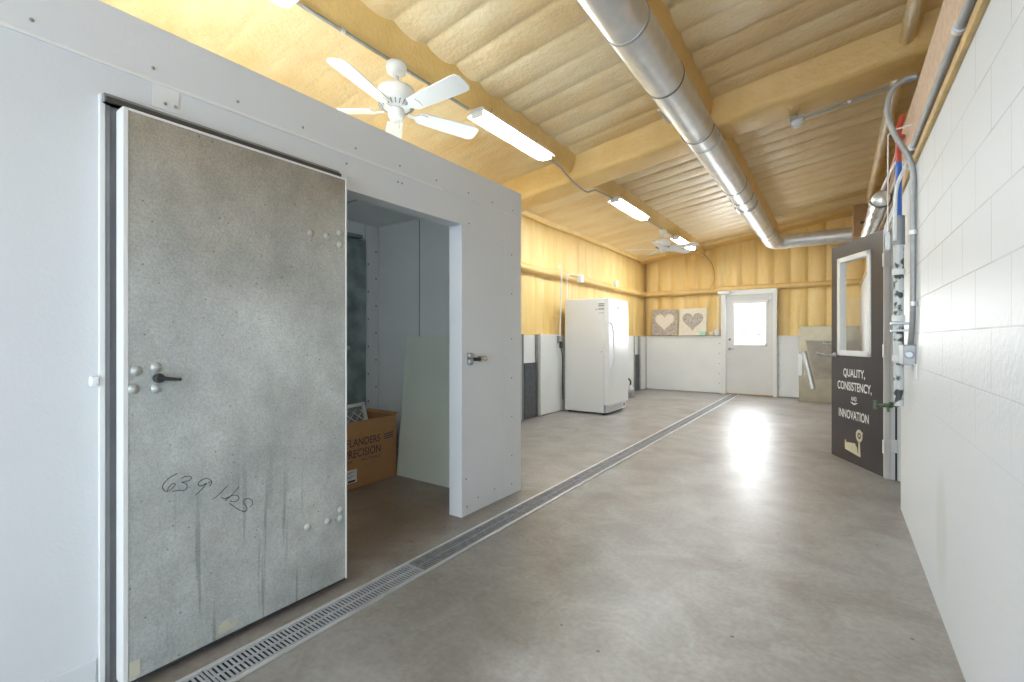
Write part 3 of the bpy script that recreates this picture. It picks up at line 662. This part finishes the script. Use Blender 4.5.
lathe(s, [(.030, 0), (.028, .008), (.012, .016), (.011, .055)], (.765, -.043, 1.035), (0, -1, 0), 18); tube(s, [(.765, -.098, 1.035), (.90, -.10, 1.04)], .010)
dpart('door_lever', s, 'channel', dl)
U = (-1, 0, 0); V = (0, 0, 1)
def dtext(t_, x0, x1, z0, z1, bold=.016): dpart('lettering', text_bm(t_, x0-x1, z1-z0, (x0, 0.0, z0), U, V, .0012, bold), 'lettering', dl)
dtext('QUALITY,', .612, .268, .825, .915); dtext('CONSISTENCY,', .712, .170, .695, .790); dtext('AND', .483, .395, .615, .657); dtext('INNOVATION', .690, .212, .437, .521)
s = nb(); prism(s, [(-.50, .602), (-.46, .602), (-.437, .592), (-.414, .602), (-.374, .602), (-.437, .578)], (0, .0004, 0), U and (1, 0, 0), V, -.001)
s2 = nb(); prism(s2, [(x*-1, z) for x, z in [(-.50, .602), (-.46, .602), (-.437, .592), (-.414, .602), (-.374, .602), (-.437, .578)]], (0, .0002, 0), (1, 0, 0), V, -.001); s.free()
dpart('underline_mark', s2, 'lettering', dl)
# cream emblem: a building with a round wheel on a post
s = nb()
prism(s, [(.585, .135), (.585, .225), (.565, .225), (.565, .205), (.42, .222), (.405, .200), (.39, .190), (.375, .115), (.50, .128)], (0, .0002, 0), (1, 0, 0), V, -.001)
prism(s, [(.372, .115), (.335, .112), (.345, .245), (.365, .245)], (0, .0002, 0), (1, 0, 0), V, -.001)
for k in range(20):
    a0, a1 = 2*PI*k/20, 2*PI*(k+1)/20
    prism(s, [(.355+.05*math.cos(a0), .305+.058*math.sin(a0)), (.355+.05*math.cos(a1), .305+.058*math.sin(a1)), (.355+.027*math.cos(a1), .305+.030*math.sin(a1)), (.355+.027*math.cos(a0), .305+.030*math.sin(a0))], (0, .0002, 0), (1, 0, 0), V, -.001)
prism(s, [(.365, .295), (.345, .295), (.345, .317), (.365, .317)], (0, .0002, 0), (1, 0, 0), V, -.001)
prism(s, [(.315, .33), (.295, .335), (.312, .35)], (0, .0002, 0), (1, 0, 0), V, -.001)
dpart('emblem', s, 'emblem', dl, 'cream emblem of a building and wheel')
for zc in (.29, 1.10, 1.87):
    s = nb(); cyl(s, (.325, 5.045, zc-.055), (.325, 5.045, zc+.055), .010)
    box(s, (.33, 5.100, zc-.055), (.42, 5.121, zc+.055), .004); t3 = nb(); box(t3, (.0, -.043, zc-.055), (.0055, -.003, zc+.055)); join(s, t3, Dm)
    part('hinge', s, 'white', door2)
s = nb(); box(s, (.40, 5.088, .80), (.425, 5.096, .83)); box(s, (.405, 5.112, .0), (.418, 5.1195, 2.08)); part('strike_slot', s, 'black', door2)

# ================================================================== ceiling fittings
def tube_light(y0, L, label, X=-2.40, Z=3.02):
    t = thing('fluorescent_light', label, 'light', (X, y0+L/2, Z), 0, 'strip lights along the ceiling beam')
    s = nb(); prism(s, [(-.06, .05), (.06, .05), (.10, .0), (.03, .030), (-.03, .030), (-.10, .0)], (X, y0, Z), (1, 0, 0), (0, 0, 1), -L); part('housing', s, 'whitemetal', t)
    for dx in (-.032, .032):
        s = nb(); cyl(s, (X+dx, y0+.03, Z), (X+dx, y0+L-.03, Z), .016, 12); part('lamp_tube', s, 'emit', t, 'glowing fluorescent tube')
    for yy in (y0, y0+L-.025):
        s = nb(); box(s, (X-.058, yy, Z-.024), (X+.058, yy+.025, Z+.045), .006); part('end_cap', s, 'whitemetal', t)
    for yy in (y0+.2, y0+L-.2):
        s = nb(); cyl(s, (X, yy, Z+.04), (X, yy, Z+.12), .006, 8); part('hanger', s, 'conduit', t)
    return t
tube_light(.30, 1.10, 'glowing strip light cut off by the picture top, left of the nearer fan')
tube_light(2.95, 1.13, 'glowing strip light just right of the nearer white ceiling fan')
tube_light(5.82, 1.16, 'glowing strip light beyond the cross beam, between the two ceiling fans')
tube_light(8.64, 1.22, 'glowing strip light farthest away, behind the blades of the farther fan')

def fan(X, Y, label, rot, zc=3.045):
    t = thing('ceiling_fan', label, 'ceiling fan', (X, Y, zc), 0, 'white five-blade ceiling fans')
    z = lambda d: zc-d
    s = nb(); lathe(s, [(.030, 0), (.062, -.004), (.070, -.03), (.062, -.065), (.035, -.085), (.02, -.09)], (X, Y, z(0)), n=28); part('canopy', s, 'fanwhite', t)
    s = nb(); cyl(s, (X, Y, z(.08)), (X, Y, z(.20)), .016); part('down_rod', s, 'fanwhite', t)
    s = nb(); lathe(s, [(.03, -.15), (.08, -.158), (.118, -.18), (.126, -.205), (.122, -.25), (.108, -.285), (.075, -.306), (.06, -.31)], (X, Y, z(0)), n=40); mt = part('motor_housing', s, 'fanwhite', t)
    s = nb()
    for k in range(24):
        a = 2*PI*k/24; c, sn = math.cos(a), math.sin(a)
        tube(s, [(X+c*.088, Y+sn*.088, z(.305)), (X+c*.118, Y+sn*.118, z(.288))], .004, 6)
    part('vent_slots', s, 'channel', mt)
    s = nb(); lathe(s, [(.05, -.308), (.055, -.32), (.053, -.36), (.045, -.38), (.015, -.388)], (X, Y, z(0)), n=28); part('switch_housing', s, 'fanwhite', t)
    s = nb(); tube(s, [(X+.03, Y, z(.385)), (X+.03, Y, z(.43))], .0018, 6); lathe(s, [(.001, 0), (.005, .008), (.001, .02)], (X+.03, Y, z(.45)), n=8); part('pull_chain', s, 'fanwhite', t)
    for k in range(5):
        a = rot+2*PI*k/5
        B = Matrix.Translation((X, Y, z(.325))) @ Matrix.Rotation(a, 4, 'Z') @ Matrix.Rotation(math.radians(-13), 4, 'X')
        # bracket with two curled arms
        s = nb(); t_ = nb()
        prism(t_, [(.08, -.018), (.13, -.012), (.165, -.045), (.215, -.04), (.225, 0), (.215, .04), (.165, .045), (.13, .012), (.08, .018)], (0, 0, -.006), (1, 0, 0), (0, 1, 0), .006)
        join(s, t_, B); part('blade_bracket', s, 'fanwhite', t)
        s = nb(); t_ = nb()
        pts = [(.16, -.055), (.30, -.062), (.56, -.072), (.595, -.066), (.612, -.045), (.616, 0), (.612, .045), (.595, .066), (.56, .072), (.30, .062), (.16, .055), (.15, .035), (.15, -.035)]
        prism(t_, pts, (0, 0, 0), (1, 0, 0), (0, 1, 0), .007); join(s, t_, B); part('blade', s, 'fanwhite', t)
    return t
fan(-2.42, 2.13, 'large white five-blade ceiling fan above the cooler roof, nearest to the camera', math.radians(70))
fan(-2.42, 7.95, 'small looking white five-blade ceiling fan near the far end of the room', math.radians(60))

# conduits along the beam
def conduit(pts, r, label, m='conduit', sm=False, clips=(), name='conduit', cat='conduit', group=None):
    t = thing(name, label, cat, tuple(pts[0]), 0, group)
    s = nb(); tube(s, pts, r, 10, smooth=sm); part('pipe', s, m, t)
    for c in clips:
        i0 = min(range(len(pts)-1), key=lambda q: (Vector(pts[q])-Vector(c)).length+(Vector(pts[q+1])-Vector(c)).length)
        d = (Vector(pts[i0+1])-Vector(pts[i0])).normalized()
        s = nb(); cyl(s, Vector(c)-d*.012, Vector(c)+d*.012, r+.006); part('clamp', s, 'galv', t)
    return t
conduit([(-2.47, 1.42, 3.075), (-2.47, 2.93, 3.075)], .012, 'straight steel conduit on the beam passing above the nearer fan', clips=[(-2.47, 1.75, 3.075)])
conduit([(-2.42, 4.09, 3.05), (-2.44, 4.45, 3.04), (-2.46, 4.72, 2.99), (-2.50, 5.1, 2.985), (-2.50, 5.22, 2.99), (-2.44, 5.30, 3.03), (-2.42, 5.81, 3.05)], .010, 'bent steel conduit stepping under the cross beam between the first two strip lights')
conduit([(-2.42, 6.96, 3.05), (-2.42, 8.66, 3.05)], .010, 'short steel conduit on the beam at the farther fan')
conduit([(-2.42, 9.88, 3.05), (-2.40, 10.5, 3.03), (-2.40, 10.85, 3.05), (-2.30, 11.0, 2.92), (-2.24, 11.08, 2.72), (-2.24, 11.10, 2.50), (-2.34, 11.06, 2.30)], .006, 'thin wire hanging in a curve from the last strip light to the back wall rail', 'boardbrown', True, name='hanging_wire', cat='wire')
s = nb(); lathe(s, [(.02, 0), (.018, -.02), (.006, -.03)], (-3.35, 10.4, 3.12), n=10)

# ================================================================== spiral duct
dt = thing('air_duct', 'shiny round galvanised air duct running the length of the ceiling and turning right', 'duct', (-1.01, 4, 3.05))
DX, DZ, DR = -1.01, 3.055, .138
ys = [-2.9, -1.3, .6, 1.5, 2.62, 3.35, 4.55, 6.10, 6.95, 8.4, 9.3, 10.02]
for k in range(len(ys)-1):
    s = nb(); tube(s, [(DX, ys[k], DZ), (DX, ys[k+1]-.004, DZ)], DR-(.003 if k % 2 else 0), 36); part('duct_section', s, 'galv', dt)
    s = nb(); tube(s, [(DX, ys[k+1]-.008, DZ), (DX, ys[k+1]+.008, DZ)], DR+.003, 36); part('duct_collar', s, 'steel_dull' if k not in (4, 6) else 'duct_dark', dt)
s = nb()
RB = .24
for k in range(4):
    a0, a1 = PI/2*k/4, PI/2*(k+1)/4
    P = lambda a: Vector((DX+RB*(1-math.cos(a)), 10.02+.008+RB*math.sin(a), DZ))
    tube(s, [P(a0), P(a1)], DR, 36, cap=False)
tube(s, [P(PI/2*q/16) for q in range(17)], DR-.001, 36)
part('duct_elbow', s, 'galv', dt)
xs = [DX+RB, .30, 1.25]
s = nb(); tube(s, [(DX+RB, 10.268, DZ), (.5, 10.268, DZ)], DR-.006, 36); part('duct_branch', s, 'galv', dt)
for yy in (2.0, 4.3, 6.6, 7.0, 9.0):
    s = nb(); tube(s, [(DX+math.cos(q)*(DR+.004), yy, DZ+math.sin(q)*(DR+.004)) for q in [PI*1.0+PI*1.0*k/12 for k in range(13)]], .004, 6); part('hanger_strap', s, 'duct_dark', dt)
for yy in (3.75, 7.2):
    s = nb(); box(s, (DX-DR-.035, yy, DZ-.03), (DX-DR+.02, yy+.28, DZ+.015), .012); part('side_vent', s, 'steel_dull', dt)

# round lamp on the cross beam with its conduit
lp = thing('round_ceiling_lamp', 'small round white lampholder under the cross beam right of the duct', 'lamp', (-.31, 5.16, 3.27))
s = nb(); box(s, (-.37, 5.13, 3.255), (-.25, 5.20, 3.295), .004); lathe(s, [(.01, .02), (.012, .05)], (-.31, 5.165, 3.28), n=10); part('mounting_box', s, 'conduit', lp)
s = nb(); lathe(s, [(.058, 0), (.058, -.018), (.05, -.024), (.044, -.04), (.030, -.052), (.01, -.056)], (-.31, 5.165, 3.255), n=26); part('lamp_holder', s, 'whitemetal', lp)
conduit([(-.25, 5.16, 3.275), (.05, 5.16, 3.315), (.60, 5.16, 3.392)], .011, 'thin steel conduit along the cross beam from the round lamp to the right', clips=[(.09, 5.16, 3.32)])

# ================================================================== services on the right wall
conduit([(.345, -2.9, 2.262), (.345, 3.50, 2.262)], .016, 'straight steel conduit along the foot of the strand board on the right', clips=[(.345, 2.18, 2.262), (.345, 3.38, 2.262)])
conduit([(.368, 3.45, 2.672), (.32, 3.45, 2.672), (.262, 3.45, 2.63), (.240, 3.45, 2.55), (.246, 3.45, 2.46), (.285, 3.45, 2.335), (.330, 3.45, 2.235), (.352, 3.45, 2.13), (.352, 3.45, 1.95), (.352, 3.45, 1.55), (.352, 3.48, 1.32), (.350, 3.55, 1.17)], .0145, 'thick grey conduit curving off the strand board down the block wall', sm=True, clips=[(.352, 3.45, 1.80), (.352, 3.45, 1.40)])
jb = thing('junction_box', 'square steel junction box at the foot of the curved conduit', 'junction box', (.35, 3.65, 1.06))
s = nb(); box(s, (.312, 3.50, 1.05), (.3695, 3.72, 1.165), .004); part('box_body', s, 'conduit', jb)
s = nb(); lathe(s, [(.022, 0), (.022, .003), (.016, .005)], (.34, 3.50, 1.11), (0, -1, 0), 16); part('knockout', s, 'steel_dull', jb)
s = nb(); box(s, (.3600, 3.42, .975), (.3695, 3.52, 1.06), .003); part('mounting_plate', s, 'panel', jb)
PX, PY = .318, 3.80
pp = thing('water_pipe', 'paint-spattered white vertical water pipe with blue upper section and dark sleeve', 'pipe', (PX, PY, .78))
s = nb(); tube(s, [(PX, PY, .78), (PX, PY, 1.80)], .026, 14); part('pipe', s, 'spotted', pp)
s = nb(); tube(s, [(PX, PY, 1.79), (PX, PY, 1.97)], .032, 14); part('dark_sleeve', s, 'channel', pp)
s = nb(); tube(s, [(PX, PY, 1.97), (PX, PY, 2.31)], .016, 12); part('blue_pipe', s, 'blue', pp, 'bright blue pipe section')
s = nb(); tube(s, [(PX, PY, 2.31), (PX+.0, PY, 2.50), (PX+.02, PY, 2.60)], .015, 12, smooth=True); part('red_pipe', s, 'red', pp, 'red pipe section')
for zz in (1.62, 1.33, 1.08):
    s = nb(); cyl(s, (PX, PY, zz-.018), (PX, PY, zz+.018), .033); part('coupling', s, 'pipewhite', pp)
s = nb(); box(s, (PX-.04, PY-.035, 1.29), (.3695, PY+.035, 1.305), .003); box(s, (PX-.04, PY-.035, 1.245), (.3695, PY+.035, 1.26), .003); part('bracket', s, 'steel_dull', pp)
s = nb(); tube(s, [(PX, PY, .785), (PX-.06, PY+.03, .775), (PX-.10, PY+.05, .77)], .013); lathe(s, [(.02, 0), (.02, .015)], (PX-.03, PY+.015, .78), (-1, .5, 0), 12)
sp_ = part('spigot', s, 'brass', pp, 'tarnished brass tap')
s = nb(); box(s, (PX-.125, PY+.04, .74), (PX-.108, PY+.065, .80), .004); tube(s, [(PX-.05, PY+.02, .77), (PX-.05, PY+.02, .735)], .008); part('tap_handle', s, 'brass', sp_)
conduit([(.343, 3.525, 2.245), (.325, 3.60, 2.20), (.297, 3.66, 2.12), (.290, 3.67, 1.98), (.290, 3.67, 1.80)], .010, 'thin white conduit dropping beside the blue pipe section', 'pipewhite', True)
conduit([(.350, 3.95, 2.52), (.345, 4.8, 2.50), (.345, 5.6, 2.51), (.345, 7.4, 2.54)], .014, 'red hose running high along the strand board', 'red', True, name='hose', cat='hose')
conduit([(.345, 3.95, 2.40), (.325, 4.2, 2.40), (.31, 4.9, 2.44), (.30, 6.4, 2.49), (.30, 7.4, 2.52)], .012, 'white hose looping along the strand board beside the red hose', 'pipewhite', True, name='hose', cat='hose')
conduit([(.356, 3.92, 2.345), (.356, 4.4, 2.36), (.356, 5.6, 2.40), (.356, 7.2, 2.44)], .012, 'lower white hose tight against the strand board', 'pipewhite', True, name='hose', cat='hose')
s = nb()
def foil_pt(u, v):
    a = 2*PI*v; y = 4.55+3.2*u; r = .062*(1+.12*noise.noise(Vector((y*14, math.cos(a)*2, math.sin(a)*2)))) * (1.12 if u < .05 else 1)
    return Vector((.275+r*math.cos(a), y, 2.27+.07*u+r*math.sin(a)))
grid(s, foil_pt, 70, 18)
lathe(s, [(.001, 0), (.05, .004), (.062, .02), (.05, .05)], (.275, 4.52, 2.27), (0, 1, 0), 18)
solo('foil_wrapped_pipe', s, 'foil', 'crumpled silver foil wrapped pipe high above the charcoal door', 'pipe')
bx = thing('brown_wall_box', 'plain brown box fixed high on the wall behind the top of the charcoal door', 'box', (.27, 8, 2.6))
s = nb(); box(s, (.185, 7.9, 2.60), (.369, 8.5, 3.03), .006); part('box_body', s, 'boardbrown', bx)
s = nb(); text = box(s, (.26, 7.897, 2.76), (.31, 7.9, 2.79)); part('dark_mark', s, 'ink', bx)
pc = thing('pull_cord', 'thin white cord with a long white end hanging by the door hinge side', 'cord', (.25, 3.62, 1.74))
s = nb(); tube(s, [(.252, 3.60, 2.42), (.250, 3.60, 1.83)], .0035, 8); part('cord', s, 'pipewhite', pc)
s = nb(); tube(s, [(.250, 3.60, 2.42), (.28, 3.60, 2.45), (.3695, 3.60, 2.46)], .005, 8); part('hook', s, 'pipewhite', pc)
s = nb(); box(s, (.240, 3.59, 1.735), (.262, 3.612, 1.84), .004); part('cord_end', s, 'pipewhite', pc)

# ================================================================== freezer
FX0, FX1, FY0, FY1 = -3.70, -2.925, 6.86, 7.70
fz = thing('upright_freezer', 'tall white upright freezer standing against the left wall', 'freezer', (-3.3, 7.28, 0))
s = nb(); box(s, (FX0, FY0, .03), (FX1-.085, FY1, 1.845), .012, 3); part('cabinet', s, 'whitemetal', fz)
s = nb(); box(s, (FX1-.08, FY0, .155), (FX1, FY1, 1.85), .016, 3); fd = part('freezer_door', s, 'whitemetal', fz)
s = nb(); box(s, (FX1-.088, FY0+.01, .155), (FX1-.077, FY1-.01, 1.84)); part('door_gasket', s, 'panelin', fz)
s = nb(); tube(s, [(FX1-.004, FY0+.05, 1.46), (FX1+.03, FY0+.055, 1.42), (FX1+.05, FY0+.06, 1.30), (FX1+.058, FY0+.06, 1.09), (FX1+.05, FY0+.06, .88), (FX1+.03, FY0+.055, .76), (FX1-.004, FY0+.05, .72)], .014, 10, smooth=True); part('handle', s, 'whitemetal', fd)
s = nb(); box(s, (FX1, FY0+.30, 1.69), (FX1+.003, FY0+.42, 1.715), .001); box(s, (FX1, FY0+.33, 1.665), (FX1+.003, FY0+.39, 1.675), .001); part('badge', s, 'channel', fd)
s = nb(); box(s, (FX1-.07, FY0+.03, .04), (FX1-.03, FY1-.03, .15), .004); gr = part('base_grille', s, 'panel', fz)
s = nb()
for k in range(3): box(s, (FX1-.031, FY0+.05, .065+.025*k), (FX1-.028, FY1-.22, .072+.025*k))
box(s, (FX1-.031, FY1-.17, .075), (FX1-.027, FY1-.08, .12)); part('grille_slot', s, 'channel', gr)
for yy in (FY0+.06, FY1-.06):
    for xx in (FX0+.06, FX1-.12):
        s = nb(); lathe(s, [(.02, 0), (.022, .012), (.012, .03)], (xx, yy, .001), n=12); part('foot', s, 'black', fz)
s = nb(); lathe(s, [(.009, 0), (.009, .004), (.003, .006)], (FX1-.12, FY0, 1.0), (0, -1, 0), 12); part('key_lock', s, 'channel', fz)
s = nb()
for zz, x0, x1 in ((1.745, -3.10, -3.00), (1.715, -3.10, -3.00), (1.665, -3.10, -3.00), (1.607, -3.09, -3.01)):
    box(s, (x0, FY0-.001, zz), (x1, FY0, zz+(.018 if zz != 1.607 else .008)))
box(s, (-3.14, FY0-.001, 1.66), (-3.12, FY0, 1.68)); part('printed_marks', s, 'channel', fz)
# cord and plug behind freezer, wall conduits and boxes
wc = thing('power_outlet', 'grey outlet with black plug at the left edge of the freezer', 'outlet', (-3.77, 6.78, 1.0))
s = nb(); box(s, (-3.779, 6.73, 1.13), (-3.74, 6.80, 1.25), .004); part('outlet_box', s, 'conduit', wc)
s = nb(); box(s, (-3.74, 6.74, 1.05), (-3.70, 6.79, 1.16), .008); tube(s, [(-3.72, 6.765, 1.06), (-3.70, 6.78, .9), (-3.71, 6.80, .7), (-3.73, 6.83, .5), (-3.73, 6.85, .2)], .009, 8, smooth=True); part('plug_and_cord', s, 'black', wc)
conduit([(-3.70, 6.62, 2.345), (-3.70, 6.70, 2.40), (-3.70, 6.77, 2.39), (-3.72, 6.79, 2.30), (-3.73, 6.79, 1.9), (-3.75, 6.78, 1.24)], .012, 'left of the two pale conduits above the freezer, with a hooked top', 'pipewhite', True)
conduit([(-3.72, 6.98, 1.3), (-3.72, 6.98, 2.18), (-3.715, 7.04, 2.28), (-3.715, 7.15, 2.30), (-3.71, 7.42, 2.30)], .011, 'right of the two pale conduits above the freezer, elbowed to a box', 'pipewhite', True)
s = nb(); box(s, (-3.775, 7.42, 2.20), (-3.68, 7.54, 2.33), .006); box(s, (-3.68, 7.44, 2.22), (-3.674, 7.52, 2.31), .002); solo('outlet_box', s, 'whitemetal', 'white electrical box on the left wall rail directly above the freezer', 'electrical box')
s = nb(); box(s, (-3.775, 9.06, 2.27), (-3.69, 9.17, 2.40), .006); box(s, (-3.69, 9.08, 2.29), (-3.684, 9.15, 2.38), .002); solo('outlet_box', s, 'whitemetal', 'grey and white electrical box on the left wall rail beyond the freezer', 'electrical box')
jg = thing('grey_jug', 'small grey bottle with a bent hose standing behind the freezer', 'bottle', (-3.50, 9.3, 0))
s = nb(); lathe(s, [(.07, 0), (.085, .01), (.085, .15), (.06, .20), (.03, .22), (.028, .25)], (-3.50, 9.3, .001), n=20); part('bottle_body', s, 'steel_dull', jg)
s = nb(); tube(s, [(-3.50, 9.3, .24), (-3.49, 9.3, .33), (-3.53, 9.25, .39), (-3.58, 9.22, .37)], .018, 10, smooth=True); part('bent_hose', s, 'black', jg)

# ================================================================== ledge items: heart pictures, small boxes
def heart(w):
    P = []
    for k in range(40):
        a = 2*PI*k/40; P.append((16*math.sin(a)**3/32*w, (13*math.cos(a)-5*math.cos(2*a)-2*math.cos(3*a)-math.cos(4*a))/32*w*1.0))
    return P[::-1]
def picture(x0, name_lab, board, hcol, hw):
    t = thing('heart_picture', name_lab, 'picture', (x0+.3, 11.06, 1.28), 0, 'square heart pictures on the ledge')
    Pm = Matrix.Translation((x0+.3, 11.075, 1.281)) @ Matrix.Rotation(math.radians(-6), 4, 'X')
    s = nb(); box(s, (-.30, -.012, 0), (.30, .012, .62), .003, 1, Pm); part('canvas', s, board, t)
    s = nb(); u = nb(); prism(u, heart(hw), (0, -.012, .34), (1, 0, 0), (0, 0, 1), .004); join(s, u, Pm); part('heart', s, hcol, t)
picture(-3.635, 'square grey textured picture with a cream heart, in the corner on the ledge', 'heartgrey', 'heartcream', .44)
picture(-3.0, 'square cream picture with a dark grey heart, right of its pair', 'heartcream', 'heartgrey', .46)
s = nb(); box(s, (-2.53, 11.0+.09, 1.281), (-2.40, 11.0+.15, 1.37), .01); 
bmesh.ops.translate(s, verts=s.verts, vec=(.0, -.085, -.0)); solo('mint_box', s, 'mint', 'small mint green box on the ledge before the cream heart picture', 'box')
s = nb(); box(s, (-2.34, 11.09, 1.281), (-2.25, 11.16, 1.36), .012); solo('small_carton', s, 'heartcream', 'little cream pack on the ledge right of the mint green box', 'box')
s = nb(); box(s, (-2.235, 11.08, 1.281), (-2.13, 11.17, 1.41), .02, 3); lathe(s, [(.02, 0), (.02, .02)], (-2.18, 11.12, 1.41), n=12); solo('ledge_outlet', s, 'whitemetal', 'white outlet cover at the right end of the ledge under the conduit', 'outlet')

# ================================================================== stainless sink at the back right
sk = thing('steel_wash_sink', 'shiny stainless wash sink with tall splash panel against the back wall', 'sink', (-.2, 10.7, 0))
s = nb(); box(s, (-.60, 10.50, .0), (.34, 10.53, 1.44), .003); part('splash_panel', s, 'sinksteel', sk)
s = nb(); box(s, (-.60, 10.50+.03, 0), (-.57, 11.05, 1.25), .003); part('side_panel', s, 'sinksteel', sk)
s = nb(); prism(s, [(-.49, 1.17), (.30, 1.17), (.30, .50), (-.33, .45)], (0, 10.50, 0), (1, 0, 0), (0, 0, 1), .10); part('tilted_basin', s, 'basin', sk, 'duller tilted basin front')
s = nb(); tube(s, [(-.52, 10.40, .96), (-.375, 10.38, .27)], .042, 16); part('drain_pipe', s, 'galv', sk, 'bright slanted tube')
s = nb(); box(s, (-.61, 10.46, .50), (-.54, 10.50, .92), .004); part('reflection_patch', s, 'whitemetal', sk)  # white slab standing in for a bright reflection in the steel
for x, z in ((-.16, 1.12), (-.27, .93)):
    s = nb(); cyl(s, (x, 10.40, z), (x, 10.33, z), .02); tube(s, [(x, 10.34, z), (x+.07, 10.30, z-.01)], .011); box(s, (x-.05, 10.315, z-.012), (x+.01, 10.335, z+.03), .006); part('tap', s, 'conduit', sk)
